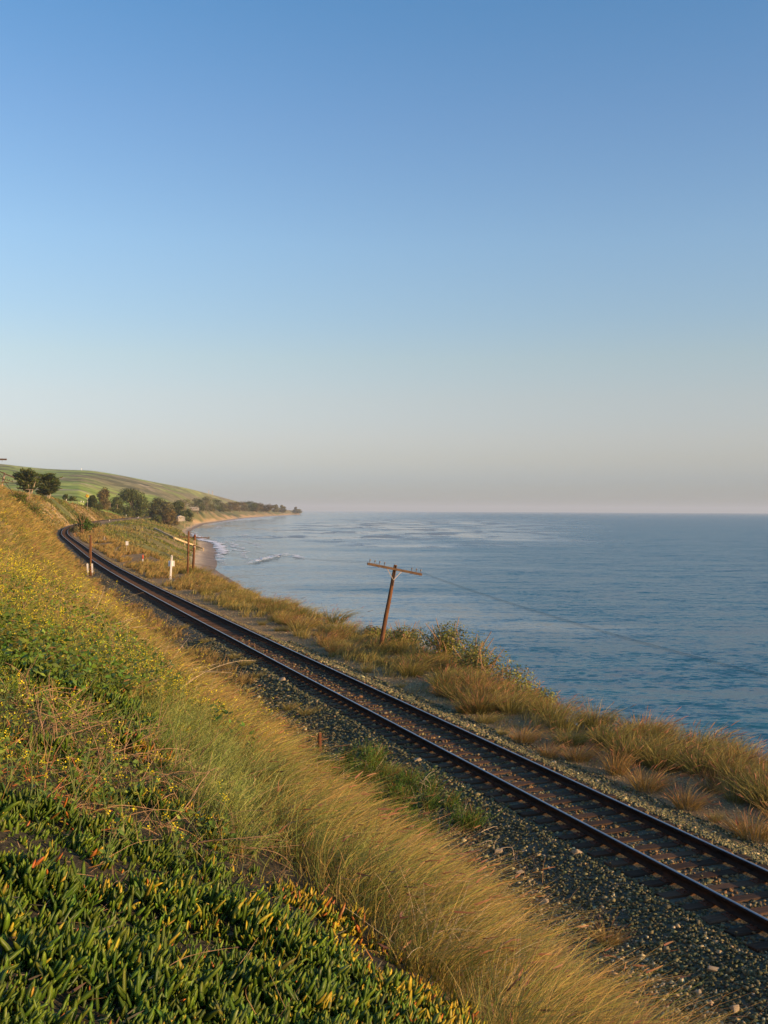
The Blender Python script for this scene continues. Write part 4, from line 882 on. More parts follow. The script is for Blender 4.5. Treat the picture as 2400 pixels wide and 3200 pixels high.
# ------------------------------------------------------------------ bushes with leaves and twigs
def bush(name, label, c, size, n, leaf, cols, seed, group=None, twig=True, lob=5, cat='bush', wts=None):
    rng = np.random.default_rng(seed); sx, sy, sz = size; C = []
    for i in range(lob):
        a = rng.uniform(0, 2*PI); r = rng.uniform(0, .62); C.append((sx*.5*r*math.cos(a), sy*.5*r*math.sin(a), sz*rng.uniform(.28, .68), rng.uniform(.30, .5)))
    C = np.array(C); i = rng.integers(0, lob, n); v = nrm(rng.normal(size=(n, 3))); r = rng.random(n)**.45
    P = C[i, :3]+v*r[:, None]*C[i, 3:4]*np.array([sx*.72, sy*.72, sz*.95]); P[:, 2] = np.abs(P[:, 2])
    tone = fbm(P[:, 0]*1.3/leaf*.12+seed, P[:, 2]*1.3/leaf*.12, 3)
    col = vary(pick(cols, wts or [1]*len(cols), n, rng), n, .2, rng)*(.75+.55*tone)[:, None]
    e = empty(name, c, label, cat, group)
    A = Acc(); A.add(*leaves(P, nrm(v+np.array([0, 0, .5])+rng.normal(0, .5, (n, 3))), leaf*rng.uniform(.6, 1.4, n), col, rng, .55)); A.build('foliage', M_leaf if leaf < .2 else M_tree, e)
    if twig:
        s = MB(); rr = random.Random(seed)
        for k in range(14):
            a = rr.uniform(0, 2*PI); r = rr.uniform(.1, .5); tp = Vector((sx*r*math.cos(a), sy*r*math.sin(a), sz*rr.uniform(.6, 1.08))); m = tp*.5+Vector((rr.uniform(-.06, .06)*sx, 0, sz*.08)); s.tube([(tp.x*.1, tp.y*.1, -.05), m, tp], [sz*.018, sz*.012, sz*.006], 5)
        s.build('stem', M_twig, e)
    return e
OLV = [(.14, .17, .04), (.20, .21, .05), (.26, .235, .06), (.22, .16, .085)]
for (px, py, d, s, n, lab) in [(1128, 1985, 7.0, (2.2, 2.0, .85), 700, 'leafy shrub right behind the foot of the leaning pole'), (1235, 2010, 7.2, (2.8, 2.4, 1.15), 900, 'olive shrub on the bluff edge just right of the leaning pole'), (1335, 2060, 7.0, (2.8, 2.4, 1.7), 1100, 'yellow speckled shrub on the bluff edge, middle of the shrubs'), (1425, 2100, 6.9, (2.6, 2.2, 1.75), 1100, 'bright leaved shrub on the hump of the bluff edge'),
                          (1505, 2140, 6.5, (2.4, 2.0, 1.6), 1000, 'twiggy brown shrub on the right side of the bluff hump'), (1575, 2175, 6.2, (2.2, 1.8, 1.2), 900, 'low brown shrub where the bluff hump falls away to the right'), (1375, 2060, 8.2, (3.0, 2.4, 2.1), 900, 'shrub at the seaward back of the bluff hump')]:
    q = pix(px, py, zoff=.3); tt, dd = to_sd(q.x, q.y); b = on_td(float(tt), d); x = (px-PCX)/FPX*b.y; tt, _ = to_sd(x, b.y); b = on_td(float(tt), d); bush('shrub', lab, b-Vector((0, 0, .1)), (s[0], s[1], s[2]*1.2), n*3, .10, OLV, px, 'shrubs on the bluff edge', True, 6, 'shrub', [3, 3, 2, 2])
b = pix(258, 1680); bush('shrub', 'rounded dark green bush beside the bend of the track', pix(258, 1672), (5.2, 5, 6.2), 1600, .42, [(.045, .09, .02), (.06, .12, .025), (.09, .14, .03)], 3, None, True, 6, 'shrub')
bush('shrub', 'small grey green bush in the shadow left of the dark green one at the bend', pix(232, 1676), (3.4, 3, 2.6), 500, .35, [(.10, .10, .07), (.13, .12, .07)], 4, None, True, 4, 'shrub')
bush('shrub', 'low olive bush right of the dark green bush at the bend', pix(292, 1655), (5, 4, 3.2), 600, .40, [(.12, .13, .045), (.10, .12, .04)], 5, None, True, 4, 'shrub')
for i, (px, py, Y, s, lab) in enumerate([(78, 1575, 240, (5.5, 6, 3.6), 'dark green bush on the crest of the left bank, upper one'), (108, 1600, 262, (5, 6, 3.6), 'dark green bush on the crest of the left bank, lower one'), (60, 1552, 215, (4, 5, 2.4), 'small green bush on the crest just below the cypress trees'), (30, 1548, 185, (3.4, 4, 1.8), 'low green bush on the crest near the crossarmed pole'), (128, 1625, 285, (3.6, 5, 2.4), 'shadowy bush lowest on the crest of the left bank')]):
    p = pix(px, py+16, Y=Y); bush('shrub', lab, p, s, 900, .30, [(.05, .085, .022), (.085, .12, .03), (.13, .14, .035)], 20+i, 'bushes on the crest of the left bank', True, 5, 'shrub')

# ------------------------------------------------------------------ poles, posts, signs
def local(o, p): return Vector(p)
def leaning_pole():
    b = pix(1188, 2040); top = pix(1237, 1765, Y=b.y+.15); e = empty('utility_pole', b, 'leaning brown wooden utility pole with one crossarm standing in the tufts above the sea', 'utility pole', 'wooden line poles')
    ax = (top-b); L = ax.length; z = ax.normalized(); s = MB(); n = 7
    pts = [z*(L*k/n)+Vector((math.sin(k*1.7)*.008, 0, 0)) for k in range(-1, n+1)]; s.tube(pts, [.118-.0045*k for k in range(n+2)], 14, 0, True, .03)
    s.build('pole', M_pole, e, True)
    c = MB(); c.beam(z*(L-1.0)+Vector((.05, -.085, 0)), z*(L-.03)+Vector((.05, -.085, 0)), .05, .035, 0, .008); c.build('pole_splint', M_arm, e)
    lt = pix(1147, 1761, Y=b.y-.35); rt = pix(1317, 1795, Y=b.y+.65); A = lt-b; B = rt-b; ct = (A+B)/2; off = Vector((.03, -.13, 0)); A += off; B += off
    arm = MB(); arm.beam(A, B, .085, .115, 0, .008); arm.build('crossarm', M_arm, e)
    d = (B-A).normalized(); up = (z-d*z.dot(d)).normalized(); LA = (B-A).length
    for f in (.035, .125, .21, .30, .80, .885, .965):
        p = A+d*LA*f+up*.055; s = MB(); s.tube([p-up*.14, p+up*.10], .013, 6); pin = s.build('insulator_pin', M_arm, e); s = MB(); s.tube([p+up*.10, p+up*.12, p+up*.17, p+up*.18], [.022, .032, .028, .012], 8); s.build('insulator', M_glass, pin, True)
    pc = z*(L-.72)
    for f in (.36, .63):
        q = A+d*LA*f-up*.04-Vector((0, .03, 0)); s = MB(); s.beam(q, pc+Vector((.03, -.12, 0)), .032, .012, 0, 0, (0, -1, 0)); s.build('brace', M_galv, e)
    return b+A, b+B, d, up, LA
PA, PB, PD, PU, PL = leaning_pole()
def wire(a, b, sag, label, grp=None, r=.007):
    a, b = Vector(a), Vector(b); s = MB(); n = 28; s.tube([a+(b-a)*(k/n)-Vector((0, 0, sag*4*(k/n)*(1-k/n)))-a for k in range(n+1)], r, 5)
    o = s.build('wire', M_wire); o.location = a; return tag(o, label, 'wire', grp)
far_pole = pix(652, 1681, Y=112)
NX = on_td(3, 8.6)+Vector((0, 0, 3.6))
for f, lab, r in ((.965, 'dark sagging wire from the right end of the leaning crossarm to the right edge', .0042), (.885, 'thin second wire below the dark one leaving the leaning crossarm to the right', .003), (.80, 'lowest faint wire running right from the leaning crossarm', .0028)):
    p = PA+PD*PL*f+PU*.12; wire(p, NX+Vector(((f-.9)*2.4, (f-.9)*.9, 0)), .75, lab, 'wires running right from the leaning pole', r)
for f, lab in ((.035, 'faint wire from the left end of the leaning crossarm toward the two posts'), (.21, 'faint lower wire between the leaning crossarm and the two posts')):
    wire(PA+PD*PL*f+PU*.12, pix(640, 1680, Y=112), .55, lab, 'wires running left from the leaning pole', .004)
def twin_poles():
    b = pix(587, 1796); t = pix(590, 1663, Y=b.y); e = empty('utility_pole', b, 'thin bare wooden post, left one of the pair above the cove beach', 'utility pole', 'wooden line poles'); s = MB()
    s.tube([Vector((0, 0, -.4)), (t-b)*.5, t-b, (t-b)*1.03+Vector((.02, 0, 0))], [.115, .105, .09, .03], 10, 0, True, .03); s.build('pole', M_pole, e, True)
    s = MB(); q = (t-b)*.48; s.tube([q+Vector((0, -.11, 0)), q+Vector((.14, -.16, .25)), q+Vector((.5, .1, .62))], .022, 6); s.build('guy_strap', M_rust, e)
    b2 = pix(603, 1795); b2 = Vector((b2.x*1.0, b.y+2.0, gp(b.x+.8, b.y+2.0))); b2.x = (603-PCX)/FPX*b2.y
    t2 = pix(609.5, 1672, Y=b2.y); e2 = empty('utility_pole', b2, 'right wooden pole of the pair, with a peaked top, long crossarm and pale number board', 'utility pole', 'wooden line poles'); v = t2-b2
    s = MB(); s.tube([Vector((0, 0, -.4)), v*.5, v*.97], [.135, .125, .115], 12, 0, True, .02); s.build('pole', M_pole, e2, True)
    s = MB(); s.tube([v*.955, v*.975, v*1.01, v*1.035], [.16, .15, .07, .01], 8); s.build('pole_cap', M_rust, e2)
    a1 = pix(560, 1677.5, Y=b2.y-.2)-b2; a2 = pix(656, 1681.5, Y=b2.y+.6)-b2; off = Vector((0, -.17, 0)); s = MB(); s.beam(a1+off, a2+off, .09, .12, 0, .01); s.build('crossarm', M_arm, e2)
    d = (a2-a1).normalized(); LA = (a2-a1).length
    for f in (.02, .10, .18, .26, .62, .74, .86, .97):
        p = a1+off+d*LA*f; s = MB(); s.tube([p-Vector((0, 0, .02)), p+Vector((0, 0, .13)), p+Vector((0, 0, .20))], [.02, .035, .03], 7); s.build('insulator', M_black if f < .5 else M_glass, e2, True)
    bd = v*.80+Vector((.02, -.15, 0)); s = MB(); s.box(bd, (.26, .03, .46), None, 0, .006); brd = s.build('number_board', M_wood, e2)
    s = MB()
    for (x0, z0, x1, z1) in ((-.05, .14, .06, .06), (.06, .06, -.05, .0), (-.05, .0, .07, -.09)): s.beam(bd+Vector((x0, -.018, z0)), bd+Vector((x1, -.018, z1)), .03, .006, 0, 0, (0, 1, 0))
    s.build('painted_mark', M_pole, brd)
    s = MB(); s.tube([v*.69+Vector((0, 0, -.03)), v*.69+Vector((0, 0, .05))], .15, 12); s.build('clamp_band', M_galv, e2, True)
    # sagging cable to the white mile post
    return b, t, b2, t2
tp = twin_poles()
def mile_post():
    b = pix(533, 1811); t = pix(537.5, 1738, Y=b.y); e = empty('mile_post', b, 'white painted wooden mile post with a blank white board, right of the track', 'mile post'); v = t-b; s = MB()
    s.beam(Vector((0, 0, -.3)), v, .17, .10, 0, .012, (0, -1, 0)); s.tube([v-Vector((0, .05, 0)), v+Vector((0, .05, 0))], .083, 12); s.build('post', M_white, e)
    c = v*.68; s = MB(); s.box(c+Vector((0, .075, 0)), (.60, .025, .54), None, 0, .006); s.build('board', M_white, e)
    s = MB(); s.tube([v*.12+Vector((0, -.06, 0)), v*.12+Vector((0, -.085, 0))], .085, 14); s.build('number_disc', M_galv, e)
    a = b+v; wire(a+Vector((.1, .1, .05)), tp[0]+(tp[1]-tp[0])*.42, .35, 'thick dark cable sagging from the white mile post up to the pair of poles', None, .022)
    p2 = pix(510, 1724, Y=b.y+14); wire(a+Vector((-.02, .1, .05)), p2, .1, 'short dark cable running left behind the white mile post', None, .022)
mile_post()
def reflector_pole():
    b = pix(284, 1800); t = pix(284, 1672, Y=b.y); e = empty('utility_pole', b, 'split brown pole left of the track between two white reflector strips', 'utility pole', 'wooden line poles'); v = t-b; s = MB()
    s.tube([Vector((0, 0, -.4)), v*.35, v*.7, v], [.115, .11, .095, .075], 10, 0, True, .08); s.build('pole', M_pole, e, True)
    s = MB(); s.tube([v*.45+Vector((-.12, -.1, 0)), v*.7+Vector((-.1, -.1, 0)), v*.93+Vector((-.1, -.08, 0))], [.05, .045, .03], 6, 0, True, .1); s.build('split_half', M_arm, e)
    for x, k, hh in ((-8.5, 'left', 1.04), (6, 'right', 1.06)):
        p = pix(284+x, 1789, Y=b.y-.35); tp_ = pix(284+x-1.5, 1761, Y=b.y-.35); o = empty('reflector_post', Vector((p.x, p.y, p.z)), 'white reflective marker strip on the %s side of the split pole beside the track' % k, 'marker post', 'white marker strips by the split pole')
        s = MB(); s.beam(Vector((0, 0, -.45)), Vector((tp_.x-p.x, 0, tp_.z-p.z)), .05, .03, 0, 0, (0, -1, 0)); s.build('post', M_galv, o)
        s = MB(); s.beam(Vector((0, -.03, 0)), Vector((tp_.x-p.x, -.03, tp_.z-p.z)), .16, .012, 0, .004, (0, -1, 0)); s.build('reflector_strip', M_white, o)
        s = MB()
        for f in (.32, .18): s.beam(Vector((-.07, -.038, f)), Vector((.07, -.038, f+.10)), .03, .004, 0, 0, (0, -1, 0))
        s.build('grey_stripe', M_galv, o)
reflector_pole()
def post_sign(name, label, cat, px, pyb, pyt, Y, w, h, mat, pr=.03, grp=None, round_=False, pm=None):
    b = pix(px[0], pyb, Y=Y); t = pix(px[1], pyt, Y=Y); v = t-b; e = empty(name, b, label, cat, grp); s = MB(); s.tube([Vector((0, 0, -.4)), v], pr, 7); s.build('post', pm or M_galv, e)
    s = MB(); s.box(v-Vector((0, pr+.012, h*.5-.03)), (w, .012, h), None, 0, .004); s.build('sign_panel', mat, e); return e, v
q = pix(394.5, 1731); post_sign('track_sign', 'plain white sign on a thin post on the grassy verge beyond the track', 'sign', (394.5, 397.5), 1730, 1692, q.y, .42, .60, M_white, .022)
q = pix(447, 1757); b = Vector(q); t = pix(447, 1734, Y=b.y); e = empty('marker_post', b, 'orange marker with a white lower half in the verge grass near the white mile post', 'marker post'); v = t-b
s = MB(); s.tube([Vector((0, 0, -.2)), v*.45], .055, 8); s.build('lower_tube', M_white, e, True); s = MB(); s.tube([v*.45, v*.97, v], [.075, .075, .05], 8); s.build('upper_tube', M_orange, e, True)
def small_post(px, py0, py1, label, mat, r, grp=None, Y=None, name='marker_post'):
    b = pix(px, py0) if Y is None else pix(px, py0, Y=Y); t = pix(px, py1, Y=b.y); s = MB(); v = t-b; s.tube([Vector((0, 0, -.25)), v*.9, v], [r, r, r*.7], 8); o = s.build(name, mat); o.location = b; return tag(o, label, 'post', grp)
small_post(326.5, 1687, 1676, 'short pale stake on the slope between the dark bush and the white sign', M_ptwig, .06)
small_post(1002, 2352, 2288, 'rusty steel post stub at the edge of the tall grass by the ballast', M_rust, .055)
for i, (px, py0, py1, Y, lab) in enumerate([(342, 1630.5, 1624, 600, 'white marker beside the far track, leftmost of several'), (319.5, 1634, 1630, 560, 'white marker close to the far rail left of another'), (433, 1620, 1614, 820, 'white marker at the end of the visible far track, upper of a pair'), (429.5, 1622, 1617, 815, 'white marker at the end of the far track, lower of a pair'), (438.5, 1630, 1626, 800, 'white marker on the sea side of the far track'), (394.5, 1612, 1608, 800, 'white marker on the bank above the far track')]):
    small_post(px, py0, py1, lab, M_white, .16, 'white markers along the far track', Y)
def diamond_sign():
    Y = 585; b = pix(272.5, 1586.5, Y=Y); t = pix(274, 1552, Y=Y); v = t-b; e = empty('road_sign', b, 'yellow diamond warning sign on a pole on the bank above the far track', 'road sign'); s = MB(); s.tube([Vector((0, 0, -1.2)), v], .09, 7); s.build('post', M_galv, e)
    c = v-Vector((0, .12, -.35)); r = 1.0; s = MB(); s.prism([(-r, 0), (0, -r), (r, 0), (0, r)], c, (1, 0, 0), (0, 0, 1), (0, 1, 0), .03); pn = s.build('sign_panel', M_yellow, e)
    s = MB(); s.beam(c+Vector((0, -.015, -.42)), c+Vector((0, -.015, .18)), .16, .01, 0, 0, (0, -1, 0)); s.prism([(-.28, .12), (.28, .12), (0, .5)], c+Vector((0, -.02, 0)), (1, 0, 0), (0, 0, 1), (0, 1, 0), .012); s.build('arrow_mark', M_black, pn)
    s = MB(); r = .95; s.prism([(-r, 0), (0, -r), (r, 0), (0, r)], c+Vector((-.62, .45, .05)), (1, 0, 0), (0, 0, 1), (0, 1, 0), .03); s.build('rear_panel', M_orange, e)
diamond_sign()
for (px, x2, y0, y1, lab) in ((195, 200, 1590, 1568, 'leaning grey pole on the bank, left of two below the roadside'), (237, 243, 1590, 1567, 'leaning pale pole on the bank, nearer the yellow diamond sign')):
    b = pix(px, y0, Y=520); t = pix(x2, y1, Y=520); s = MB(); s.tube([(b-t)*.25, Vector(t-b)], [.13, .10], 7); o = s.build('utility_pole', M_bark); o.location = b; tag(o, lab, 'utility pole', 'leaning poles on the far bank')
def tee_pole(px, y0, y1, half, Y, lab):
    b = pix(px, y0, Y=Y); t = pix(px, y1, Y=Y); e = empty('utility_pole', b, lab, 'utility pole', 'wooden line poles'); v = t-b; s = MB(); s.tube([Vector((0, 0, -1)), v*1.03], [.15, .11], 8); s.build('pole', M_pbark, e); w = half/FPX*Y; s = MB(); s.beam(v*.97+Vector((-w, -.14, 0)), v*.97+Vector((w, -.14, .02)), .11, .13, 0, .01); s.build('crossarm', M_pbark, e)
tee_pole(92.5, 1548, 1529, 12, 330, 'small pale T shaped pole in front of the cypress trees')
tee_pole(367, 1586, 1577, 5, 760, 'tiny T shaped pole before the big round tree')
tee_pole(344, 1584, 1573, 5, 700, 'tiny T shaped pole left of the big round tree')
def edge_poles():
    # near pole: only the end of its crossarm enters the frame at the left
    Y = 92; a = pix(22, 1436, Y=Y); b0 = pix(-75, 1600, Y=Y); b0.z = gp(b0.x, b0.y); t = pix(-70, 1425, Y=Y); e = empty('utility_pole', b0, 'utility pole outside the left edge whose dark crossarm end reaches into the picture', 'utility pole', 'wooden line poles'); s = MB(); s.tube([Vector((0, 0, -.3)), t-b0], [.16, .12], 10); s.build('pole', M_pole, e)
    l = pix(-162, 1433, Y=Y); s = MB(); s.beam(l-b0+Vector((0, -.15, 0)), a-b0+Vector((0, -.15, 0)), .11, .14, 0, .01); s.build('crossarm', M_arm, e)
    for x in (8, -12, -32):
        p = pix(x, 1439, Y=Y)-b0+Vector((0, -.15, 0)); s = MB(); s.tube([p, p-Vector((0, 0, .09))], [.02, .026], 6); s.build('insulator', M_glass, e)
    Y = 190; b = pix(-1, 1545, Y=Y); t = pix(14, 1480, Y=Y); e = empty('utility_pole', b, 'multi armed wooden pole with three tilted crossarms at the left edge', 'utility pole', 'wooden line poles'); v = t-b
    s = MB(); s.tube([v*-.15, v*1.04], [.20, .15], 10); s.build('pole', M_pbark, e)
    for (x0, y0, x1, y1, w) in ((-22, 1465, 45, 1493, .16), (-15, 1490, 41, 1506, .10), (-14, 1507, 27, 1507.5, .12)):
        p, q = pix(x0, y0, Y=Y-.3)-b, pix(x1, y1, Y=Y-.3)-b; s = MB(); s.beam(p, q, w, w, 0, .01); arm = s.build('crossarm', M_arm, e)
        if w == .10:
            for f in (.55, .67, .79, .95): s = MB(); c = p+(q-p)*f; s.tube([c, c+Vector((0, 0, .22)), c+Vector((0, 0, .30))], [.03, .05, .04], 6); s.build('insulator', M_black, arm)
    for (x0, y0, x1, y1) in ((8, 1492, 20, 1486), (4, 1505, 12, 1500)):
        s = MB(); s.beam(pix(x0, y0, Y=Y-.4)-b, pix(x1, y1, Y=Y-.4)-b, .08, .03, 0, 0, (0, -1, 0)); s.build('brace', M_galv, e)
    wire(pix(0, 1481, Y=Y-.3), pix(45, 1550, Y=Y-.3), .02, 'dark guy wire slanting down from the multi armed pole', None, .05)
edge_poles()
def beach_rail():
    # timber handrail of the stair going down to the beach
    P = [((483, 1655), 640), ((513, 1670), 600), ((545, 1685), 565), ((578, 1698), 540), ((610, 1709), 522), ((636, 1719), 510)]
    pts = [pix(x, y+4) for (x, y), Y in P]; pts = [q+Vector((0, 0, 6.0/FPX*q.y+.3)) for q in pts]; o = pts[-1].copy(); e = empty('handrail', o, 'long pale timber handrail descending the green slope to the cove beach', 'handrail'); s = MB()
    for a, b in zip(pts[:-1], pts[1:]): s.beam(a-o, b-o, .6, .75, 0, .05)
    s.build('rail', M_wood, e)
    for (x, y0, y1, Y) in ((545, 1686, 1692, 564), (578, 1698.5, 1708, 539), (611, 1710, 1720, 521), (636, 1712, 1725, 509.5)):
        s = MB(); b = pix(x, y1-2); a = pix(x, y0, Y=b.y); s.beam(b-o-Vector((0, 0, .8)), a-o, .38, .30, 0, .02, (0, -1, 0)); s.build('rail_post', M_wood, e)
beach_rail()
for i, (x0, y0, x1, y1, r, lab) in enumerate([(568, 1760, 578, 1765, .30, 'pale broken timber lying at the foot of the slope by the beach'), (562, 1754, 565, 1752, .25, 'small pale driftwood piece left of the broken timber'), (574, 1766, 582, 1768, .42, 'dark driftwood log beside the broken timber at the beach')]):
    a = pix(x0, y0); b = pix(x1, y1, Y=a.y-1.0); s = MB(); d = b-a; s.tube([Vector((0, 0, r*.6)), d*.35+Vector((0, .2, r*1.1)), d*.7+Vector((0, -.1, r*.7)), d+Vector((0, 0, r))], [r*.6, r, r*.8, r*.4], 7, 0, True, .2); o = s.build('driftwood', M_wood if i < 2 else M_rust); o.location = a; tag(o, lab, 'driftwood', 'driftwood by the cove beach')

# ------------------------------------------------------------------ trees and far buildings
EUC = [(.062, .085, .03), (.085, .105, .035), (.115, .115, .04)]; RED = [(.13, .10, .045), (.16, .11, .05), (.10, .095, .04)]; CYP = [(.05, .075, .020), (.07, .09, .026), (.10, .10, .034)]; PAL = [(.15, .14, .075), (.13, .13, .07), (.19, .16, .09)]
def tree(name, label, base, w, h, cols, seed, n=2400, leaf=.9, lob=14, trunk=.14, group=None, shape='dome', depth=None, mat=None, nt=1):
    rng = np.random.default_rng(seed); rr = random.Random(seed); e = empty(name, base, label, 'tree', group); dp = depth or w; lo = h*trunk
    C = []
    for i in range(lob):
        u = rr.random(); a = rr.uniform(0, 2*PI); z = lo+(h-lo)*(.08+.84*u)
        if shape == 'dome': wz = math.sqrt(max(.05, 1-(max(0, u-.15)/.93)**2))
        elif shape == 'tall': wz = .55+.45*math.sin(PI*min(1, u*1.05+.1))
        else: wz = 1-.75*u
        r = .36*rr.uniform(.25, 1)**.5*wz; s = rr.uniform(.16, .27); C.append((w*r*math.cos(a), dp*r*math.sin(a), z, s))
    C = np.array(C); i = rng.integers(0, lob, n); v = nrm(rng.normal(size=(n, 3))); r = rng.random(n)**.38
    P = C[i, :3]+v*r[:, None]*C[i, 3:4]*np.array([w, dp, min(h*.8, w)]); P[:, 2] = np.clip(P[:, 2], lo*.4, h*1.03)
    tone = rng.uniform(.7, 1.3, lob)[i]*rng.uniform(.75, 1.25, n); col = vary(pick(cols, [3, 3, 2], n, rng), n, .15, rng)*tone[:, None]
    N = nrm(v+rng.normal(0, .6, (n, 3))+np.array([0, 0, .3])); A = Acc(); A.add(*leaves(P, N, leaf*rng.uniform(.5, 1.4, n), col, rng, .6, .3)); A.build('crown', M_tree, e)
    s = MB()
    for k in range(nt):
        x = 0 if nt == 1 else (k-(nt-1)/2)*w*.12; tr = max(.12, w*.022); s.tube([(x, 0, -1), (x*1.1+w*.01, 0, h*.25), (x*1.6-w*.01, 0, h*.55), (x*2, 0, h*.8)], [tr, tr*.8, tr*.5, tr*.2], 8)
    for k in range(7):
        c = C[k % lob]; s.tube([(0, 0, h*.22), (c[0]*.5, c[1]*.5, (h*.25+c[2])*.55), tuple(c[:3])], [w*.014, w*.009, w*.003], 6)
    s.build('trunk', mat or M_bark, e); return e
def ground_base(px, Y, dz=-1.0): 
    x = (px-PCX)/FPX*Y; return Vector((x, Y, gp(x, Y)+dz))
def from_box(name, label, x0, x1, ytop, ybase, Y, cols, seed, shape='dome', n=2400, leaf=.9, lob=14, trunk=.1, group=None, nt=1):
    b = pix((x0+x1)/2, ybase, Y=Y); w = (x1-x0)/FPX*Y; h = (ybase-ytop)/FPX*Y
    return tree(name, label, b, w*1.12, h*1.02, cols, seed, int(n*2.3), leaf*1.15, lob+8, trunk, group, shape, None, None, nt)
G = 'trees of the dark clump at the end of the track'
from_box('gum_tree', 'tall reddish gum tree at the left end of the dark clump', 302, 348, 1527, 1600, 800, RED, 41, 'tall', 2200, .75, 16, .12, G)
from_box('gum_tree', 'big round dark tree, largest of the clump where the track disappears', 366, 468, 1532, 1622, 860, EUC, 42, 'dome', 5200, .9, 26, .03, G)
from_box('gum_tree', 'dark tree filling the gap between the reddish gum and the big round tree', 338, 385, 1556, 1606, 840, EUC, 43, 'dome', 2000, .8, 14, .05, G)
from_box('gum_tree', 'rounded mid green tree right of the big round one', 458, 530, 1558, 1624, 900, [(.075, .085, .035), (.10, .10, .04), (.12, .11, .04)], 44, 'dome', 3200, .9, 18, .04, G)
from_box('gum_tree', 'paler rounded tree right of centre in the clump', 496, 545, 1572, 1630, 880, PAL, 51, 'dome', 2000, .85, 14, .04, G)
from_box('gum_tree', 'dark spreading tree above the pale house at the cove', 526, 585, 1566, 1628, 960, EUC, 45, 'dome', 2600, .95, 16, .05, G)
from_box('gum_tree', 'rusty brown leaved tree low in front of the clump', 498, 556, 1595, 1642, 800, RED, 46, 'dome', 2200, .75, 14, .04, G)
from_box('gum_tree', 'dark tree standing beside the pale house at the right end of the clump', 566, 604, 1592, 1630, 990, EUC, 47, 'dome', 1600, .9, 12, .05, G)
from_box('shrub', 'dark round bush beside the yellow diamond sign', 267, 306, 1550, 1590, 640, CYP, 48, 'dome', 1500, .65, 10, .02, G)
from_box('shrub', 'low dark bush right of the bush by the diamond sign', 300, 322, 1572, 1594, 690, EUC, 49, 'dome', 900, .6, 8, .02, G)
from_box('shrub', 'bush at the edge of the slope below the dark clump', 470, 505, 1610, 1634, 780, EUC, 50, 'dome', 900, .7, 8, .02, G)
from_box('shrub', 'small bush on the roadside skyline right of the cypresses', 196, 214, 1546, 1564, 620, EUC, 52, 'dome', 500, .6, 7, .02, G)
from_box('shrub', 'second small bush on the roadside skyline before the diamond sign', 216, 240, 1552, 1566, 640, EUC, 53, 'dome', 500, .6, 7, .02, G)
G2 = 'trees of the far wooded coast'; n0 = 60
for (x0, x1, yt, yb, Y, cols, lab) in [(556, 602, 1561, 1606, 1350, PAL, 'grey brown tree first from the left on the far coast'), (598, 636, 1558, 1604, 1500, EUC, 'tall tree with square top on the far coast, second from the left'), (626, 662, 1553, 1602, 1550, PAL, 'tallest rounded tree of the far coast'), (646, 692, 1560, 1600, 1600, EUC, 'broad dark tree right of the tallest far tree'), (684, 714, 1572, 1599, 1800, PAL, 'low pale tree before the long far wood'),
                                        (704, 738, 1570, 1598, 2000, RED, 'brown tree at the left end of the long far wood'), (730, 768, 1568, 1598, 2100, RED, 'brown tree in the left half of the long far wood'), (758, 798, 1567, 1598, 2200, EUC, 'dark tree in the middle of the long far wood'), (788, 820, 1571, 1599, 2300, RED, 'brown rounded tree right of the middle of the long far wood'), (812, 850, 1574, 1601, 2400, RED, 'round brown tree at the right end of the long far wood'),
                                        (846, 872, 1579, 1600, 3000, PAL, 'pale thin tree just past the long far wood'), (868, 896, 1583, 1602, 3600, PAL, 'low scrubby tree on the way to the far point'), (912, 944, 1592, 1605, 4700, PAL, 'flat wide tree on the far point'), (919, 929, 1583, 1602, 4750, RED, 'pointed brown tree highest on the far point')]:
    from_box('coast_tree', lab, x0-(7 if x1 < 855 else 0), x1+(7 if x1 < 855 else 0), yt, yb, Y, cols, n0, 'dome', 1500, .9*Y/1500, 14, .04, G2); n0 += 1
for (x, yt, lab) in [(862, 1577, 'thin umbrella shaped tree on the far skyline, left'), (880, 1579, 'thin umbrella shaped tree on the far skyline, right')]:
    from_box('coast_tree', lab, x-6, x+6, yt, 1602, 3300, PAL, n0, 'tall', 250, 2.2, 6, .55, G2); n0 += 1

def cypress(label, base, w, h, seed, limbs, skew=0.0):
    """Monterey cypress: pale limbs and flat sprays pointing outward"""
    rng = np.random.default_rng(seed); e = empty('cypress_tree', base, label, 'tree', 'cypress trees on the left skyline'); P = []; D = []
    for i in range(70):
        u = rng.random(); a = rng.uniform(0, 2*PI); z = h*(.34+.62*u); rad = w*.5*(.52+.48*math.sin(PI*min(1, (1-u)*.78+.15)))*rng.uniform(.55, 1.02)*(1 if u < .75 else .75)
        o = np.array([math.cos(a), math.sin(a)*.8, 0]); k = 60; f = rng.random(k)**.5
        c = np.stack([o[0]*rad*f+skew*w*u, o[1]*rad*f, z+(f-.5)*rng.uniform(.0, .16)*h], -1)+rng.normal(0, 1, (k, 3))*np.array([.05*w, .05*w, .011*h]); P.append(c); D.append(np.broadcast_to(o+np.array([0, 0, .25]), (k, 3))+rng.normal(0, .45, (k, 3)))
    P = np.concatenate(P); D = nrm(np.concatenate(D)); n = len(P); col = vary(pick(CYP, [3, 3, 2], n, rng), n, .22, rng)
    A = Acc(); A.add(*blades(P-D*.4, D, np.zeros((n, 3))+np.array([0, 0, .12]), rng.uniform(.8, 2.0, n), rng.uniform(.25, .5, n), col*.85, col*1.15, 2, rng, .15)); A.build('crown', M_tree, e)
    s = MB()
    for (x0, x1, top) in limbs: s.tube([(x0*w, 0, -1.2), (x0*w*.9+.02*w, .1, h*.18), ((x0+x1)*.5*w, .1, h*.38), (x1*w, 0, h*top)], [.42, .34, .25, .10], 8)
    s.build('trunk', M_pbark, e)
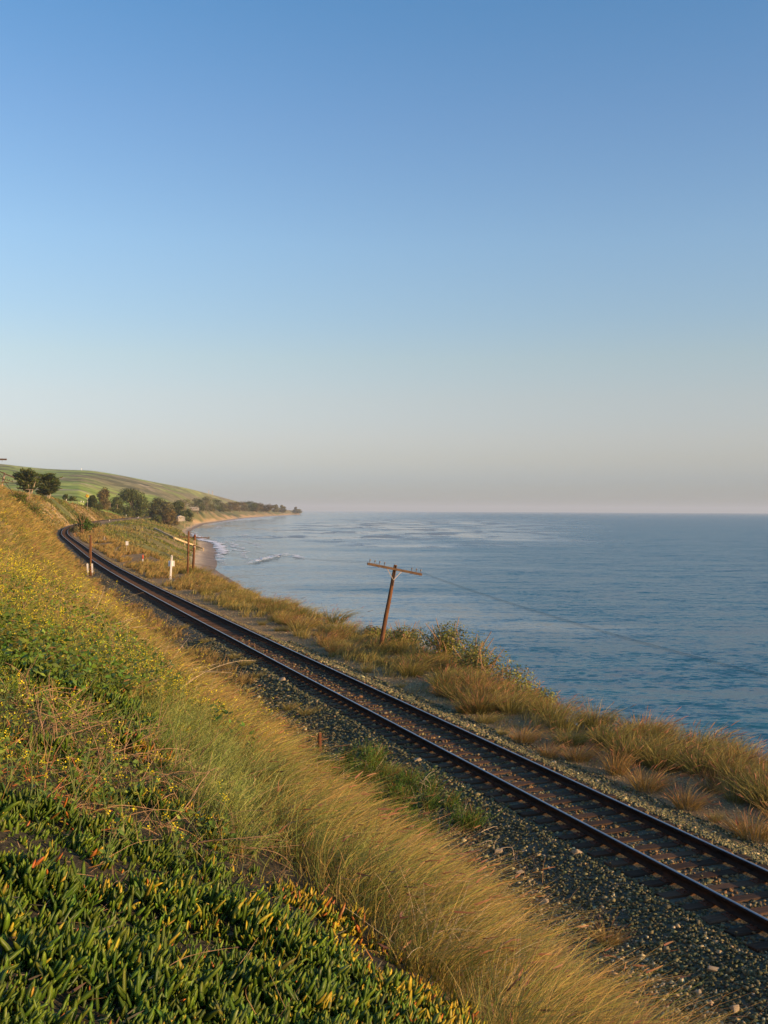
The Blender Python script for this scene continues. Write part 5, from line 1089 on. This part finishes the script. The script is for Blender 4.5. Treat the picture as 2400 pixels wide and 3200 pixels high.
cypress('left cypress tree, taller, with ragged pointed top sprays', pix(86, 1568, Y=440), 11.0, 14.2, 3, [(.0, .05, .8), (.1, .3, .6)], -.02)
cypress('right cypress tree with a flat domed crown and several bare pale limbs', pix(142, 1577, Y=452), 13.0, 13.6, 4, [(-.09, -.12, .6), (-.02, -.06, .7), (.03, .16, .66), (.09, .26, .6)], .06)
def guardrail():
    a = pix(107, 1551, Y=470); b = pix(127, 1555, Y=480); e = empty('guardrail', a, 'white road guardrail under the cypress trees', 'guardrail'); s = MB(); s.beam(Vector((0, 0, 0)), b-a, .08, .32, 0, .02); s.build('rail', M_white, e)
    for f in (.1, .5, .9): s = MB(); p = (b-a)*f; s.beam(p-Vector((0, -.1, 1.2)), p+Vector((0, .1, .1)), .14, .14, 0, .01, (0, -1, 0)); s.build('post', M_wood, e)
    for i, (x, y) in enumerate(((207, 1561), (253, 1566), (261, 1567))):
        small_post(x, y+2, y-1, ('white road marker on the skyline right of the cypresses', 'white road marker left of the diamond sign, first of two', 'white road marker nearest the diamond sign')[i], M_white, .22, 'white road markers on the skyline', 560)
guardrail()
M_housewall = mat_plain('pale_wall', (.36, .32, .27), .8, .2, 0, .1, 2)
def house(px, py, Y, w, d, h, label, rz=.3, grp=None):
    b = pix(px, py, Y=Y); e = empty('house', b, label, 'house', grp, rz); s = MB(); s.box((0, 0, h*.5-1), (w, d, h+2), None, 0, .05); wl = s.build('wall', M_housewall, e)
    s = MB(); s.prism([(-w*.54, 0), (w*.54, 0), (0, h*.5)], (0, -d*.53, h), (1, 0, 0), (0, 0, 1), (0, 1, 0), d*1.06); s.build('roof', M_roof, e)
    for x in (-.25, .25): s = MB(); s.box((w*x, -d*.5-.03, h*.55), (w*.16, .05, h*.35)); s.build('window', M_black, e)
    s = MB(); s.box((0, -d*.5-.03, h*.36), (w*.12, .05, h*.7)); s.build('door', M_bark, e)
house(562, 1622, 930, 5.0, 4.5, 2.2, 'small pale house among the trees at the head of the cove', .5)
house(572, 1622, 940, 3.6, 3.5, 1.8, 'low white shed right of the pale house at the cove', .2)
house(606, 1591, 1490, 14, 5, 2.0, 'long low pale building under the trees of the far coast', .1)
def cove_deck():
    b = pix(589, 1637, Y=955); e = empty('timber_deck', b, 'small pale timber deck on stilts by the water at the head of the cove', 'deck'); s = MB(); s.box((0, 0, 0), (7, 5, .4), None, 0, .03); s.build('platform', M_wood, e)
    for x in (-3, 0, 3): s = MB(); s.beam((x, -2, -4), (x, -2, 0), .3, .3, 0, 0, (0, 1, 0)); s.build('leg', M_wood, e)
    s = MB(); s.beam((-3.5, -2.4, 1.1), (3.5, -2.4, 1.1), .12, .12); [s.beam((x, -2.4, .1), (x, -2.4, 1.1), .1, .1, 0, 0, (0, 1, 0)) for x in (-3.4, -1.2, 1.2, 3.4)]; s.build('railing', M_wood, e)
cove_deck()
def pylon(px, y0, y1, Y, label):
    b = pix(px, y0, Y=Y); h = (y0-y1)/FPX*Y; e = empty('power_pylon', b, label, 'pylon', 'faint pylons on the hill'); s = MB(); w = h*.10
    for sx in (-1, 1):
        for sy in (-1, 1): s.tube([(sx*w, sy*w, 0), (sx*w*.25, sy*w*.25, h)], .22, 4)
    for k in range(6):
        z0, z1 = h*k/6, h*(k+1)/6; f0, f1 = 1-.75*k/6, 1-.75*(k+1)/6; s.tube([(-w*f0, -w*f0, z0), (w*f1, -w*f1, z1)], .12, 4); s.tube([(w*f0, -w*f0, z0), (-w*f1, -w*f1, z1)], .12, 4)
    s.build('lattice', M_galv, e); s = MB(); [s.beam((-h*.16, 0, h*z), (h*.16, 0, h*z), .3, .3) for z in (.78, .92)]; s.build('crossarm', M_galv, e)
pylon(652, 1546, 1532, 2700, 'faint lattice pylon on the hill slope, left one'); pylon(664, 1549, 1534, 2750, 'faint lattice pylon on the hill slope, right one')
def mast():
    b = pix(254, 1471, Y=2480); e = empty('radio_mast', b, 'tiny white mast on the ridge of the green hill', 'mast'); s = MB(); s.tube([(0, 0, -2), (0, 0, 5.5)], .5, 6); s.build('shaft', M_white, e); s = MB(); s.tube([(0, 0, 3.6), (0, 0, 5.6)], .95, 8); s.build('drum', M_white, e)
mast()

# ------------------------------------------------------------------ sea haze
def build_haze():
    m, ns, ls = newmat('sea_haze'); v = ns.new('ShaderNodeVolumePrincipled'); o = ns.new('ShaderNodeOutputMaterial')
    v.inputs['Color'].default_value = (.74, .86, 1.0, 1); v.inputs['Density'].default_value = 6e-5; v.inputs['Anisotropy'].default_value = 0
    ls.new(v.outputs[0], o.inputs['Volume'])
    b = MB(); b.box((0, 21400, 80), (86000, 45200, 240)); h = b.build('haze', m); h['kind'] = 'stuff'
build_haze()
